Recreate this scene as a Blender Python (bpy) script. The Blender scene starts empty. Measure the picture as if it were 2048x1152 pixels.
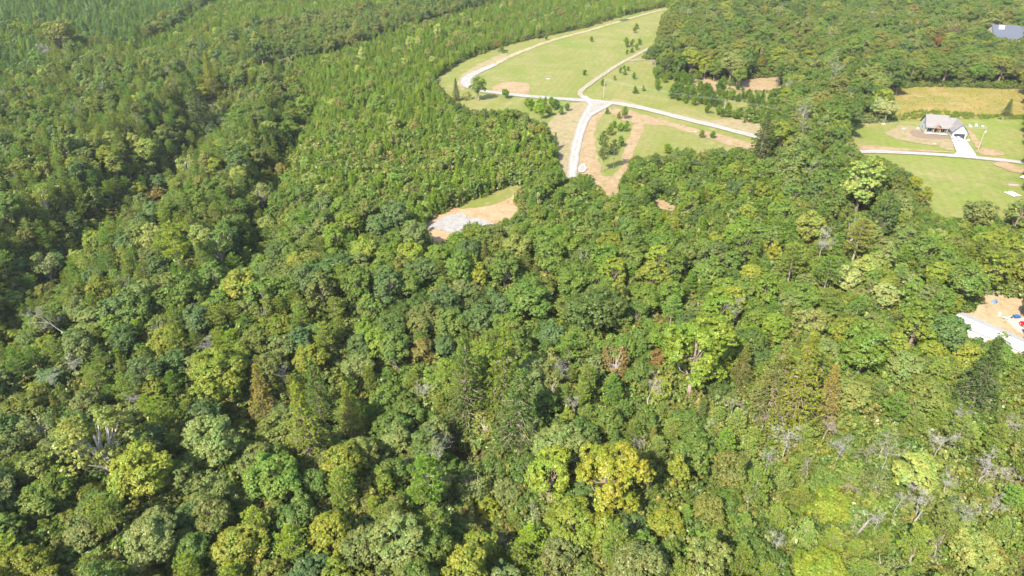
import bpy, math, random
import numpy as np
from mathutils import Vector, Matrix, noise
from mathutils.geometry import delaunay_2d_cdt

rng = np.random.default_rng(11)
random.seed(11)
scene = bpy.context.scene
COL = scene.collection

# ------------------------------------------------------------------ camera
CAM_H = 110.0
PITCH = math.radians(31.0)
FPX = 1365.0                      # focal length in pixels of the 2048 px wide photograph
cam_d = bpy.data.cameras.new('camera')
cam_d.sensor_width = 36.0
cam_d.lens = 36.0 * FPX / 2048.0
cam_d.clip_start = 1.0
cam_d.clip_end = 9000.0
cam = bpy.data.objects.new('camera', cam_d)
cam.location = (0, 0, CAM_H)
cam.rotation_euler = (math.radians(90) - PITCH, 0, 0)
COL.objects.link(cam)
scene.camera = cam

# ------------------------------------------------------------------ light
SUN_EL = math.radians(44.0)
ANTI_AZ = math.radians(36.0)      # shadows fall away from the camera and to the right
to_sun = Vector((-math.sin(ANTI_AZ) * math.cos(SUN_EL), -math.cos(ANTI_AZ) * math.cos(SUN_EL), math.sin(SUN_EL)))
sun_d = bpy.data.lights.new('sun', 'SUN')
sun_d.energy = 4.4
sun_d.angle = math.radians(0.53)
sun_d.color = (1.0, 0.925, 0.79)
sun = bpy.data.objects.new('sun', sun_d)
sun.rotation_euler = to_sun.to_track_quat('Z', 'Y').to_euler()
sun.location = (0, 0, 300)
COL.objects.link(sun)

world = bpy.data.worlds.new('World')
scene.world = world
world.use_nodes = True
wn = world.node_tree
wn.nodes.clear()
sky = wn.nodes.new('ShaderNodeTexSky')
sky.sky_type = 'NISHITA'
sky.sun_disc = False
sky.sun_elevation = SUN_EL
sky.sun_rotation = math.atan2(to_sun.x, to_sun.y)
sky.air_density = 1.0
sky.dust_density = 1.4
bg = wn.nodes.new('ShaderNodeBackground')
bg.inputs['Strength'].default_value = 0.15
wo = wn.nodes.new('ShaderNodeOutputWorld')
wn.links.new(sky.outputs[0], bg.inputs[0])
wn.links.new(bg.outputs[0], wo.inputs[0])

vs = scene.view_settings
vs.view_transform = 'Standard'
vs.look = 'None'
vs.gamma = 1.0
vs.use_curve_mapping = False
vs.exposure = 1.98
scene.cycles.max_bounces = 7
scene.cycles.diffuse_bounces = 5
scene.cycles.transmission_bounces = 5
scene.cycles.use_denoising = True
scene.cycles.denoiser = 'OPENIMAGEDENOISE'
scene.cycles.denoising_input_passes = 'RGB_ALBEDO_NORMAL'
scene.cycles.denoising_prefilter = 'ACCURATE'

# ------------------------------------------------------------------ projection and terrain
SP, CP = math.sin(PITCH), math.cos(PITCH)

def ray(px, py):
    dx = (px - 1024.0) / FPX
    dy = -(py - 576.0) / FPX
    return dx, CP + dy * SP, -SP + dy * CP

def flat(px, py, z=0.0):
    dx, dy, dz = ray(px, py)
    t = (z - CAM_H) / dz
    return dx * t, dy * t

def proj(x, y, z):
    z = z - CAM_H
    d = y * CP - z * SP
    u = y * SP + z * CP
    return 1024 + FPX * x / d, 576 - FPX * u / d, d

def smooth(a, b, v):
    t = np.clip((v - a) / (b - a), 0, 1)
    return t * t * (3 - 2 * t)

RAVINES = [  # pixel line, depth, half width
    ([(-120, 660), (-20, 590), (60, 500), (130, 440), (270, 360), (330, 310), (390, 240), (430, 200)], 21.0, 17.0),
    ([(510, 520), (520, 430), (535, 385), (560, 290), (600, 220), (590, 165), (560, 110)], 13.0, 12.0),
    ([(440, 800), (620, 760), (780, 790), (890, 800), (930, 905), (1010, 1000), (1100, 1150)], 8.0, 12.0),
    ([(800, 690), (1000, 600), (1150, 660), (1290, 800), (1420, 870), (1560, 900)], 5.0, 16.0),
]
RAV_W = [(np.array([flat(*p) for p in L]), dep, w) for L, dep, w in RAVINES]

def seg_dist(x, y, pts):
    best = np.full(np.shape(x), 1e9)
    for (ax, ay), (bx, by) in zip(pts[:-1], pts[1:]):
        ex, ey = bx - ax, by - ay
        t = np.clip(((x - ax) * ex + (y - ay) * ey) / (ex * ex + ey * ey), 0, 1)
        d = np.hypot(x - ax - t * ex, y - ay - t * ey)
        best = np.minimum(best, d)
    return best

def terrain(x, y):
    x = np.asarray(x, dtype=float)
    y = np.asarray(y, dtype=float)
    z = -9.0 * (1 - smooth(110, 230, y + 0.15 * x))
    z = z - 4.0 * smooth(0, 160, -x - 30) * smooth(100, 260, y)
    for pts, dep, w in RAV_W:
        d = seg_dist(x, y, pts)
        z = z - dep * np.exp(-(d / w) ** 2)
    z = z + 0.5 * np.sin(x / 41.0 + 1.3) * np.sin(y / 53.0) + 0.22 * np.sin(x / 17.0) * np.sin(y / 19.0 + 2)
    return z

def ground_at(px, py):
    z = 0.0
    for _ in range(14):
        x, y = flat(px, py, z)
        z = 0.5 * z + 0.5 * float(terrain(x, y))
    x, y = flat(px, py, z)
    return x, y, float(terrain(x, y))

def gp(pts):
    return [ground_at(*p)[:2] for p in pts]

def inpoly(px, py, poly):
    px = np.asarray(px, float)
    py = np.asarray(py, float)
    res = np.zeros(px.shape, bool)
    n = len(poly)
    for i in range(n):
        x1, y1 = poly[i]
        x2, y2 = poly[(i + 1) % n]
        if y1 == y2:
            continue
        c = ((y1 > py) != (y2 > py)) & (px < (x2 - x1) * (py - y1) / (y2 - y1) + x1)
        res ^= c
    return res

# ------------------------------------------------------------------ materials
def nodes_of(name):
    m = bpy.data.materials.new(name)
    m.use_nodes = True
    nt = m.node_tree
    nt.nodes.clear()
    out = nt.nodes.new('ShaderNodeOutputMaterial')
    return m, nt, out

def N(nt, typ, **kw):
    n = nt.nodes.new(typ)
    for k, v in kw.items():
        if k.startswith('i_'):
            n.inputs[k[2:]].default_value = v
        else:
            setattr(n, k, v)
    return n

def noise_fac(nt, scale, detail=4, rough=0.6, lo=0.35, hi=0.65, dist=0.0, vec=None):
    t = N(nt, 'ShaderNodeTexNoise')
    t.inputs['Scale'].default_value = scale
    t.inputs['Detail'].default_value = detail
    t.inputs['Roughness'].default_value = rough
    t.inputs['Distortion'].default_value = dist
    if vec is None:
        tc = N(nt, 'ShaderNodeTexCoord')
        vec = tc.outputs['Object']
    nt.links.new(vec, t.inputs['Vector'])
    r = N(nt, 'ShaderNodeMapRange')
    r.inputs['From Min'].default_value = lo
    r.inputs['From Max'].default_value = hi
    nt.links.new(t.outputs['Fac'], r.inputs['Value'])
    return r.outputs['Result']

def mixc(nt, fac, a, b, mode='MIX'):
    m = N(nt, 'ShaderNodeMix', data_type='RGBA', blend_type=mode)
    if isinstance(fac, (int, float)):
        m.inputs[0].default_value = fac
    else:
        nt.links.new(fac, m.inputs[0])
    for i, v in ((6, a), (7, b)):
        if isinstance(v, tuple):
            m.inputs[i].default_value = (v[0], v[1], v[2], 1)
        else:
            nt.links.new(v, m.inputs[i])
    return m.outputs[2]

def plain(name, col, rough=0.7, var=0.12, scale=3.0, metallic=0.0, spec=0.3, bump=0.0):
    m, nt, out = nodes_of(name)
    b = N(nt, 'ShaderNodeBsdfPrincipled')
    b.inputs['Roughness'].default_value = rough
    b.inputs['Metallic'].default_value = metallic
    b.inputs['Specular IOR Level'].default_value = spec
    f = noise_fac(nt, scale, 5, 0.65, 0.3, 0.7)
    c = mixc(nt, f, tuple(v * (1 - var) for v in col), tuple(min(1, v * (1 + var)) for v in col))
    nt.links.new(c, b.inputs['Base Color'])
    if bump:
        bp = N(nt, 'ShaderNodeBump')
        bp.inputs['Strength'].default_value = bump
        bp.inputs['Distance'].default_value = 0.05
        nt.links.new(f, bp.inputs['Height'])
        nt.links.new(bp.outputs[0], b.inputs['Normal'])
    nt.links.new(b.outputs[0], out.inputs[0])
    return m

def leaf_material(name, transl=0.34, sheen=0.05):
    m, nt, out = nodes_of(name)
    at = N(nt, 'ShaderNodeAttribute', attribute_type='INSTANCER', attribute_name='tint')
    lv = N(nt, 'ShaderNodeAttribute', attribute_type='GEOMETRY', attribute_name='leafv')
    r1 = N(nt, 'ShaderNodeMapRange')
    r1.inputs['To Min'].default_value = 0.70
    r1.inputs['To Max'].default_value = 1.30
    nt.links.new(lv.outputs['Fac'], r1.inputs['Value'])
    sc = N(nt, 'ShaderNodeVectorMath', operation='SCALE')
    nt.links.new(at.outputs['Vector'], sc.inputs[0])
    nt.links.new(r1.outputs[0], sc.inputs['Scale'])
    # older leaves are a little yellower
    col = mixc(nt, lv.outputs['Fac'], sc.outputs[0], (1, 1, 1), 'MULTIPLY')
    mm = nt.nodes[-1]
    hv = N(nt, 'ShaderNodeHueSaturation')
    r2 = N(nt, 'ShaderNodeMapRange')
    r2.inputs['To Min'].default_value = 0.515
    r2.inputs['To Max'].default_value = 0.488
    nt.links.new(lv.outputs['Fac'], r2.inputs['Value'])
    nt.links.new(r2.outputs[0], hv.inputs['Hue'])
    pf = noise_fac(nt, 0.33, 2, 0.5, 0.35, 0.65)
    pc = mixc(nt, pf, (0.84, 0.98, 0.92), (1.17, 1.03, 1.0))
    pm = mixc(nt, 1.0, sc.outputs[0], pc, 'MULTIPLY')
    nt.links.new(pm, hv.inputs['Color'])
    d = N(nt, 'ShaderNodeBsdfDiffuse')
    nt.links.new(hv.outputs[0], d.inputs['Color'])
    t = N(nt, 'ShaderNodeBsdfTranslucent')
    tcol = mixc(nt, 1.0, hv.outputs[0], (1.15, 1.1, 0.55), 'MULTIPLY')
    nt.links.new(tcol, t.inputs['Color'])
    mx = N(nt, 'ShaderNodeMixShader')
    mx.inputs[0].default_value = transl
    nt.links.new(d.outputs[0], mx.inputs[1])
    nt.links.new(t.outputs[0], mx.inputs[2])
    g = N(nt, 'ShaderNodeBsdfGlossy')
    g.inputs['Roughness'].default_value = 0.42
    g.inputs['Color'].default_value = (0.9, 0.95, 0.9, 1)
    m2 = N(nt, 'ShaderNodeMixShader')
    m2.inputs[0].default_value = sheen
    nt.links.new(mx.outputs[0], m2.inputs[1])
    nt.links.new(g.outputs[0], m2.inputs[2])
    nt.links.new(m2.outputs[0], out.inputs[0])
    return m

M_LEAF = leaf_material('foliage', 0.48, 0.015)
M_NEEDLE = leaf_material('needles', 0.44, 0.01)
M_BARK = plain('bark', (0.16, 0.125, 0.095), 0.95, 0.4, 2.5)
M_PALEBARK = plain('pale_bark', (0.27, 0.245, 0.205), 0.9, 0.3, 1.5)
M_DEADWOOD = plain('bleached_wood', (0.205, 0.185, 0.178), 0.9, 0.3, 1.2)
M_TWIG = plain('twig', (0.17, 0.14, 0.115), 0.95, 0.3, 1.2)

# ------------------------------------------------------------------ mesh helpers
def mesh_from(name, verts, faces, mats, mat_idx=None, smooth_faces=False):
    me = bpy.data.meshes.new(name)
    me.from_pydata([tuple(v) for v in verts], [], faces)
    for m in mats:
        me.materials.append(m)
    if mat_idx is not None:
        me.polygons.foreach_set('material_index', np.asarray(mat_idx, dtype=np.int32))
    if smooth_faces:
        me.polygons.foreach_set('use_smooth', np.ones(len(me.polygons), dtype=bool))
    me.update()
    return me

def link(name, me, parent=None, loc=(0, 0, 0), **props):
    o = bpy.data.objects.new(name, me)
    COL.objects.link(o)
    o.location = loc
    if parent is not None:
        o.parent = parent
    for k, v in props.items():
        o[k] = v
    return o

def tag(o, label=None, cat=None, group=None, kind=None):
    if label: o['label'] = label
    if cat: o['category'] = cat
    if group: o['group'] = group
    if kind: o['kind'] = kind
    return o

class MB:
    """collects simple solids and links them as one mesh"""
    def __init__(self):
        self.v, self.f, self.s = [], [], []
    def add(self, vs_, fs_, mi=0):
        b = len(self.v)
        self.v += [tuple(v) for v in vs_]
        self.f += [tuple(i + b for i in f) for f in fs_]
        self.s += [mi] * len(fs_)
        return self
    def box(self, c, s, rz=0.0, mi=0, tap=1.0):
        cx, cy, cz = c
        hx, hy, hz = s[0] / 2, s[1] / 2, s[2] / 2
        ca, sa = math.cos(rz), math.sin(rz)
        p = []
        for k, (X, Y, Z) in enumerate([(-1, -1, -1), (1, -1, -1), (1, 1, -1), (-1, 1, -1), (-1, -1, 1), (1, -1, 1), (1, 1, 1), (-1, 1, 1)]):
            q = tap if Z > 0 else 1.0
            x, y = X * hx * q, Y * hy * q
            p.append((cx + x * ca - y * sa, cy + x * sa + y * ca, cz + Z * hz))
        return self.add(p, [(3, 2, 1, 0), (4, 5, 6, 7), (0, 1, 5, 4), (1, 2, 6, 5), (2, 3, 7, 6), (3, 0, 4, 7)], mi)
    def tube(self, pts, rad, sides=6, cap=True, mi=0):
        V_, F_ = tube_geo(pts, rad, sides, cap)
        return self.add(V_, F_, mi)
    def prism(self, outline, d, mi=0):
        """outline: list of 3D points of a planar polygon; d: extrusion vector"""
        n = len(outline)
        a = [Vector(p) for p in outline]
        b = [p + Vector(d) for p in a]
        fs_ = [tuple(range(n))[::-1], tuple(range(n, 2 * n))]
        fs_ += [(i, (i + 1) % n, n + (i + 1) % n, n + i) for i in range(n)]
        return self.add(a + b, fs_, mi)
    def build(self, name, mat, parent=None, loc=(0, 0, 0), smooth_faces=False, **props):
        mats = mat if isinstance(mat, (list, tuple)) else [mat]
        me = mesh_from(name, self.v, self.f, mats, self.s, smooth_faces)
        return link(name, me, parent, loc, **props)

def tube_geo(pts, rad, sides=5, cap=False):
    pts = [Vector(p) for p in pts]
    V_, F_ = [], []
    n = len(pts)
    for i, p in enumerate(pts):
        t = (pts[min(i + 1, n - 1)] - pts[max(i - 1, 0)])
        if t.length < 1e-9:
            t = Vector((0, 0, 1))
        t.normalize()
        a = t.orthogonal().normalized() if abs(t.z) < 0.95 else Vector((1, 0, 0))
        a = (a - t * a.dot(t)).normalized()
        b = t.cross(a)
        for k in range(sides):
            an = 2 * math.pi * k / sides
            V_.append(p + (a * math.cos(an) + b * math.sin(an)) * rad[i])
    for i in range(n - 1):
        for k in range(sides):
            k2 = (k + 1) % sides
            F_.append((i * sides + k, i * sides + k2, (i + 1) * sides + k2, (i + 1) * sides + k))
    if cap:
        F_.append(tuple(range(sides))[::-1])
        F_.append(tuple((n - 1) * sides + k for k in range(sides)))
    return V_, F_

def empty(name, loc, rz=0.0):
    o = bpy.data.objects.new(name, None)
    o.empty_display_size = 0.5
    COL.objects.link(o)
    o.location = loc
    o.rotation_euler = (0, 0, rz)
    return o

# ------------------------------------------------------------------ tree models
class Geo:
    def __init__(self):
        self.V, self.F, self.val, self.n = [], [], [], 0
    def quads(self, c, u, w, val):
        """diamond leaves: centre c, half axes u and w (n x 3)"""
        n = len(c)
        v = np.stack([c - u, c + w * 0.9 + u * 0.1, c + u, c - w * 0.9 + u * 0.1], 1).reshape(-1, 3)
        f = (np.arange(n)[:, None] * 4 + np.arange(4)[None, :]) + self.n
        self.V.append(v); self.F.append(('q', f)); self.val.append(np.repeat(val, 4))
        self.n += 4 * n
    def tris(self, c, u, w, val):
        n = len(c)
        v = np.stack([c - w, c + w, c + u], 1).reshape(-1, 3)
        f = (np.arange(n)[:, None] * 3 + np.arange(3)[None, :]) + self.n
        self.V.append(v); self.F.append(('t', f)); self.val.append(np.repeat(val, 3))
        self.n += 3 * n
    def data(self):
        faces = []
        for k, f in self.F:
            faces += [tuple(r) for r in f.tolist()]
        return np.concatenate(self.V), faces, np.concatenate(self.val)

def unit(v):
    return v / np.maximum(np.linalg.norm(v, axis=-1, keepdims=True), 1e-9)

def frame(nrm, r):
    a = unit(np.cross(nrm, r.normal(size=nrm.shape)))
    return a, np.cross(nrm, a)

def wood(paths, sides=4):
    V_, F_ = [], []
    for pts, rad in paths:
        v, f = tube_geo(pts, rad, sides)
        b = len(V_)
        V_ += v
        F_ += [tuple(i + b for i in q) for q in f]
    return V_, F_

def make_broadleaf(seed, H=17.0, R=4.6, depth=10.0, lobes=34, clumps=20, leaves=32, leaf=0.245, sparse=1.0, pointed=0.0, small=False):
    r = np.random.default_rng(seed)
    g = Geo()
    zc = H - depth * 0.55
    ph = r.uniform(0, 6.28, 4)
    cs = []
    tries = 0
    while len(cs) < lobes and tries < 4000:
        tries += 1
        d = unit(r.normal(size=3))
        if d[2] < -0.7:
            continue
        az = math.atan2(d[1], d[0])
        mod = 1 + 0.16 * math.sin(2 * az + ph[0]) + 0.12 * math.sin(3 * az + ph[1]) + 0.08 * math.sin(5 * az + ph[2])
        rad = r.uniform(0.55, 0.88)
        p = np.array([d[0] * R * mod * rad, d[1] * R * mod * rad, d[2] * depth * 0.5 * rad * r.uniform(0.85, 1.1)])
        if pointed:
            p[:2] *= 1 - pointed * max(0, d[2]) * 0.75
        p[2] += zc
        if any(np.linalg.norm((p - q[0]) * np.array([1, 1, 0.9])) < 0.95 * R / 4.6 for q in cs):
            continue
        cs.append((p, r.uniform(1.1, 1.85) * R / 4.6 * (0.85 if d[2] > 0.8 else 1.0)))
    for c, lr in cs:
        nC = max(3, int(clumps * (lr / 1.2) ** 2 * sparse))
        dn = r.normal(size=(nC, 3)) + np.array([0, 0, 0.55]) + 0.5 * unit((c - np.array([0, 0, zc]))[None, :])
        dn = unit(dn)
        cc = c + dn * lr * np.array([1, 1, 0.72]) * r.uniform(0.7, 1.05, (nC, 1))
        for k in range(nC):
            nl = max(3, int(leaves * r.uniform(0.6, 1.3)))
            off = r.normal(size=(nl, 3))
            cr = r.uniform(0.24, 0.44)
            pos = cc[k] + unit(off) * cr * r.uniform(0.4, 1.1, (nl, 1)) * np.array([1, 1, 0.7])
            nrm = unit(0.6 * dn[k] + 0.5 * unit(off) + np.array([0, 0, 0.45]) + 0.42 * r.normal(size=(nl, 3)))
            a, b = frame(nrm, r)
            s = leaf * r.uniform(0.6, 1.15, (nl, 1)) * 0.55
            base = np.clip(r.normal(0.5, 0.16), 0, 1)
            g.quads(pos, a * s * 1.25, b * s * 0.85, np.clip(base + r.normal(0, 0.16, nl), 0, 1))
    paths = []
    lean = r.normal(0, 0.25, 2)
    top = np.array([lean[0], lean[1], zc + depth * 0.1])
    tr = 0.022 * H * (0.6 if small else 1.0)
    mids = [np.array([lean[0] * t, lean[1] * t, top[2] * t]) for t in (0, 0.25, 0.5, 0.75, 1)]
    paths.append((mids, [tr * 1.25, tr, tr * 0.85, tr * 0.6, tr * 0.3]))
    for c, lr in cs[:: (1 if sparse < 0.8 else 2)]:
        t = r.uniform(0.35, 0.8)
        s = np.array([lean[0] * t, lean[1] * t, top[2] * t])
        e = c + np.array([0, 0, -0.2 * lr])
        m = 0.5 * (s + e) + np.array([0, 0, -0.35]) + r.normal(0, 0.25, 3)
        q = tr * (0.4 if sparse < 0.8 else 0.38)
        paths.append(([s, m, e], [q, q * 0.7, q * 0.28]))
    return g.data(), wood(paths), R, H, zc

def needle_tuft(g, r, cen, out, n, ln, wd, spread=0.9, up=0.35):
    """cen, out: (m,3); n blades for every centre"""
    m = len(cen)
    c = np.repeat(cen, n, 0)
    d = unit(np.repeat(out, n, 0) + spread * r.normal(size=(m * n, 3)) + np.array([0, 0, up]))
    nr = unit(np.array([0, 0, 0.8]) + 0.8 * r.normal(size=(m * n, 3)))
    w = unit(np.cross(d, nr))
    L = ln * r.uniform(0.6, 1.2, (m * n, 1))
    W = wd * r.uniform(0.6, 1.2, (m * n, 1)) * 0.5
    base = np.repeat(np.clip(r.normal(0.5, 0.17, m), 0, 1), n)
    g.tris(c - d * L * 0.25 + 0.06 * r.normal(size=c.shape), d * L, w * W, np.clip(base + r.normal(0, 0.14, m * n), 0, 1))

def make_pine(seed, H=17.0, R=3.8, first=0.38, branches=50, tufts=27, blades=13, ln=0.5, wd=0.17, conic=0.35, rise=0.25, droop=0.0, plate=0.35, tr=None):
    r = np.random.default_rng(seed)
    g = Geo()
    paths = []
    tr = tr or 0.016 * H
    lean = r.normal(0, 0.35, 2)
    ax = lambda t: np.array([lean[0] * t * t, lean[1] * t * t, H * t])
    paths.append(([ax(t) for t in (0, 0.3, 0.6, 0.85, 1.0)], [tr * 1.2, tr, tr * 0.75, tr * 0.4, tr * 0.12]))
    az = r.uniform(0, 6.28)
    for i in range(branches):
        t = first + (1 - first) * (i + r.uniform(0, 1)) / branches
        t = min(t, 0.985)
        q = (t - first) / (1 - first)
        prof = (1 - q) ** 0.55 if conic < 0.5 else (1 - q) ** 0.75
        if conic < 0.5:
            prof *= 0.55 + 0.45 * min(1, q * 3.0)
        L = R * max(0.16, prof) * r.uniform(0.65, 1.15)
        az += 2.4 + r.normal(0, 0.5)
        dirh = np.array([math.cos(az), math.sin(az), 0])
        s = ax(t)
        ris = rise * (0.4 + 1.2 * q) - droop * (1 - q)
        pt = lambda k: s + dirh * L * k + np.array([0, 0, L * (ris * k + (0.16 if droop == 0 else -0.1) * k * k)])
        nb = max(4, int(tufts * (L / R) ** 1.1 * r.uniform(0.8, 1.2)) + 3)
        ks = r.uniform(0.08, 1.0, nb) ** 0.85
        side = np.array([-dirh[1], dirh[0], 0])
        lat = r.normal(0, 0.30 * L, nb) * (0.35 + 0.5 * np.sin(np.pi * np.clip(ks, 0, 1)))
        cen = np.array([pt(k) for k in ks]) + side[None, :] * lat[:, None] + np.array([0, 0, 1])[None, :] * (r.normal(0, plate * 0.3, nb) + 0.05 * np.abs(lat))[:, None]
        out = unit(dirh[None, :] * 0.8 + side[None, :] * np.sign(lat)[:, None] * 0.5 + np.array([0, 0, 0.25]))
        needle_tuft(g, r, cen, out, blades, ln, wd)
        bq = max(0.02, tr * 0.28 * (1 - 0.6 * q))
        paths.append(([s, pt(0.5), pt(0.95)], [bq, bq * 0.6, bq * 0.25]))
        if L > 1.5:
            for j in range(2):
                k0 = r.uniform(0.35, 0.7)
                e = pt(k0) + side * r.choice([-1, 1]) * L * 0.33 + dirh * L * 0.22
                paths.append(([pt(k0), e], [bq * 0.5, bq * 0.2]))
    needle_tuft(g, r, np.array([ax(0.97), ax(1.0), ax(0.94)]), np.tile(np.array([0, 0, 1.0]), (3, 1)), blades * 2, ln, wd)
    return g.data(), wood(paths, 3), R, H, H * (0.5 + first * 0.5)

def make_dead(seed, H=13.0, spread=0.55, levels=3, thick=0.16, bushy=1.0):
    r = np.random.default_rng(seed)
    paths = []
    def grow(p, d, L, q, lev):
        pts, rr = [p], [q]
        n = 4
        cur, dd = np.array(p, float), np.array(d, float)
        for i in range(n):
            dd = unit(dd + r.normal(0, 0.13, 3) + np.array([0, 0, 0.03]))
            cur = cur + dd * L / n
            pts.append(cur.copy()); rr.append(q * (1 - 0.72 * (i + 1) / n))
        paths.append((pts, rr))
        if lev <= 0:
            return
        nb = int((5 if lev == levels else 4) * bushy * r.uniform(0.8, 1.4)) + 1
        for b in range(nb):
            i = r.integers(2 if lev == levels else 1, n + 1)
            side = unit(r.normal(size=3) * np.array([1, 1, 0.45]))
            nd = unit(dd * 0.75 + side * (0.75 + spread) + np.array([0, 0, 0.15]))
            grow(pts[i], nd, L * r.uniform(0.38, 0.62), max(0.016, rr[i] * 0.6), lev - 1)
    grow(np.zeros(3), np.array([r.normal(0, 0.08), r.normal(0, 0.08), 1]), H * 0.72, thick, levels)
    return wood(paths, 3), H

MODELS = {}
def register(kind, key, crown, trunk, R, H, zc, leafmat, barkmat):
    (V_, F_, val) = crown
    cm = mesh_from('crown', V_, F_, [leafmat])
    at = cm.attributes.new('leafv', 'FLOAT', 'POINT')
    at.data.foreach_set('value', val.astype(np.float32))
    tv, tf = trunk
    tm = mesh_from('trunk', tv, tf, [barkmat])
    nb = len(V_)
    jm = mesh_from('tree', list(map(tuple, V_)) + list(map(tuple, tv)), F_ + [tuple(i + nb for i in f) for f in tf], [leafmat, barkmat], [0] * len(F_) + [1] * len(tf))
    at = jm.attributes.new('leafv', 'FLOAT', 'POINT')
    at.data.foreach_set('value', np.concatenate([val, np.full(len(tv), 0.5)]).astype(np.float32))
    MODELS.setdefault(kind, []).append(dict(crown=cm, trunk=tm, joined=jm, R=R, H=H, zc=zc))

for i in range(8):
    R_ = [4.6, 5.2, 4.0, 4.8, 4.3, 5.4, 4.6, 3.8][i]
    D_ = [12.5, 11.5, 13, 11, 12.5, 11.5, 11.5, 13][i]
    c, t, R, H, zc = make_broadleaf(100 + i, 17.0, R_, D_, lobes=[44, 48, 42, 44, 42, 50, 44, 40][i])
    register('broad', i, c, t, R, H, zc, M_LEAF, M_BARK)
for i in range(3):
    c, t, R, H, zc = make_broadleaf(140 + i, 17.0, 4.4, 10.0, lobes=34, clumps=16, leaves=15, leaf=0.3, sparse=0.7)
    register('sparse', i, c, t, R, H, zc, M_LEAF, M_PALEBARK)
for i in range(2):
    c, t, R, H, zc = make_broadleaf(150 + i, 18.0, 3.0, 14.0, lobes=36, pointed=0.7)
    register('column', i, c, t, R, H, zc, M_LEAF, M_BARK)
for i in range(3):
    c, t, R, H, zc = make_broadleaf(160 + i, 4.0, 2.3, 4.4, lobes=18, clumps=12, leaves=12, leaf=0.34, small=True)
    register('shrub', i, c, t, R, H, zc, M_LEAF, M_BARK)
for i in range(6):
    c, t, R, H, zc = make_pine(200 + i, 17.0, [5.0, 4.6, 5.4, 4.8, 5.2, 4.3][i], first=[0.46, 0.40, 0.54, 0.44, 0.5, 0.42][i], branches=[34, 40, 32, 36, 38, 34][i], tufts=40, blades=13, ln=0.46, wd=0.15, plate=0.22, rise=0.16)
    register('pine', i, c, t, R, H, zc, M_NEEDLE, M_TWIG)
for i in range(4):
    c, t, R, H, zc = make_pine(230 + i, 8.5, 2.1, first=0.2, branches=44, tufts=14, blades=11, ln=0.42, wd=0.15, conic=0.3, rise=0.5)
    register('young', i, c, t, R, H, zc, M_NEEDLE, M_BARK)
for i in range(3):
    c, t, R, H, zc = make_pine(250 + i, 17.0, 4.2, first=0.06, branches=140, tufts=20, blades=14, ln=0.32, wd=0.13, conic=0.8, rise=0.05, droop=0.25, plate=0.5)
    register('conic', i, c, t, R, H, zc, M_NEEDLE, M_BARK)
for i in range(4):
    c, t, R, H, zc = make_pine(270 + i, 4.8, 2.05, first=[0.18, 0.26, 0.1, 0.22][i], branches=38, tufts=18, blades=12, ln=0.4, wd=0.15, conic=[0.3, 0.3, 0.8, 0.3][i], rise=0.35, tr=0.09)
    register('sapling', i, c, t, R, H, zc, M_NEEDLE, M_BARK)
DEAD = []
for i in range(6):
    lv = [3, 3, 4, 4, 3, 4][i]
    (tv, tf), H = make_dead(300 + i, [13, 14, 8, 9, 12, 7][i], [0.3, 0.2, 0.7, 0.8, 0.5, 0.9][i], lv, [0.15, 0.15, 0.10, 0.11, 0.13, 0.09][i], [1.2, 1.1, 1.0, 0.95, 1.3, 1.05][i])
    DEAD.append((mesh_from('dead_branches', tv, tf, [M_DEADWOOD if i != 5 else M_TWIG]), H))

PAL = {
    'deep green': (0.030, 0.066, 0.020), 'blue green': (0.036, 0.082, 0.038), 'mid green': (0.050, 0.098, 0.019),
    'olive green': (0.078, 0.098, 0.026), 'yellow green': (0.112, 0.145, 0.018), 'bright green': (0.072, 0.130, 0.015),
    'lime green': (0.088, 0.130, 0.011), 'golden yellow': (0.120, 0.139, 0.010), 'orange': (0.108, 0.066, 0.036),
    'rusty red': (0.13, 0.062, 0.030), 'grey green': (0.085, 0.115, 0.047), 'silvery green': (0.17, 0.215, 0.12),
    'brown olive': (0.098, 0.092, 0.036), 'tan': (0.150, 0.130, 0.04), 'pale green': (0.135, 0.175, 0.06),
}
PAL = {k: tuple(0.66 * q + 0.34 * m for q, m in zip((v[0] * 1.72, v[1] * 1.58, v[2] * 1.12), (0.148, 0.174, 0.036))) for k, v in PAL.items()}

# ------------------------------------------------------------------ what the photograph shows open (pixel outlines of the visible clearings)
V_MEADOW = [(870, 160), (905, 135), (950, 112), (985, 99), (1035, 84), (1090, 72), (1130, 64), (1180, 53), (1240, 34), (1300, 20), (1380, 3), (1345, 10),
    (1322, 28), (1312, 60), (1307, 85), (1288, 100), (1272, 116), (1340, 122), (1345, 128), (1312, 130), (1306, 150), (1306, 176), (1335, 192), (1385, 216), (1405, 226), (1440, 236), (1475, 240),
    (1520, 247), (1526, 262), (1512, 285), (1508, 297), (1481, 290), (1457, 296), (1432, 287), (1393, 305), (1384, 290), (1366, 292), (1348, 305), (1326, 307), (1308, 303),
    (1294, 311), (1276, 307), (1262, 308), (1253, 326), (1247, 344), (1233, 358), (1229, 371), (1235, 381), (1225, 392), (1215, 380), (1197, 369), (1190, 358), (1188, 347),
    (1174, 341), (1156, 341), (1143, 353), (1135, 353), (1129, 331), (1121, 326), (1120, 299), (1108, 268), (1098, 252), (1108, 242), (1075, 236), (1050, 222), (1030, 213),
    (990, 216), (940, 213), (925, 203), (905, 195), (895, 180)]
V_PAD = [(856, 455), (853, 464), (876, 481), (888, 473), (900, 464), (917, 452), (926, 443), (955, 437), (976, 449), (1002, 432), (1029, 426), (1032, 417), (1023, 399),
    (1026, 388), (1043, 367), (1035, 363), (1002, 377), (952, 395), (923, 408), (897, 421), (870, 435)]
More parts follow.
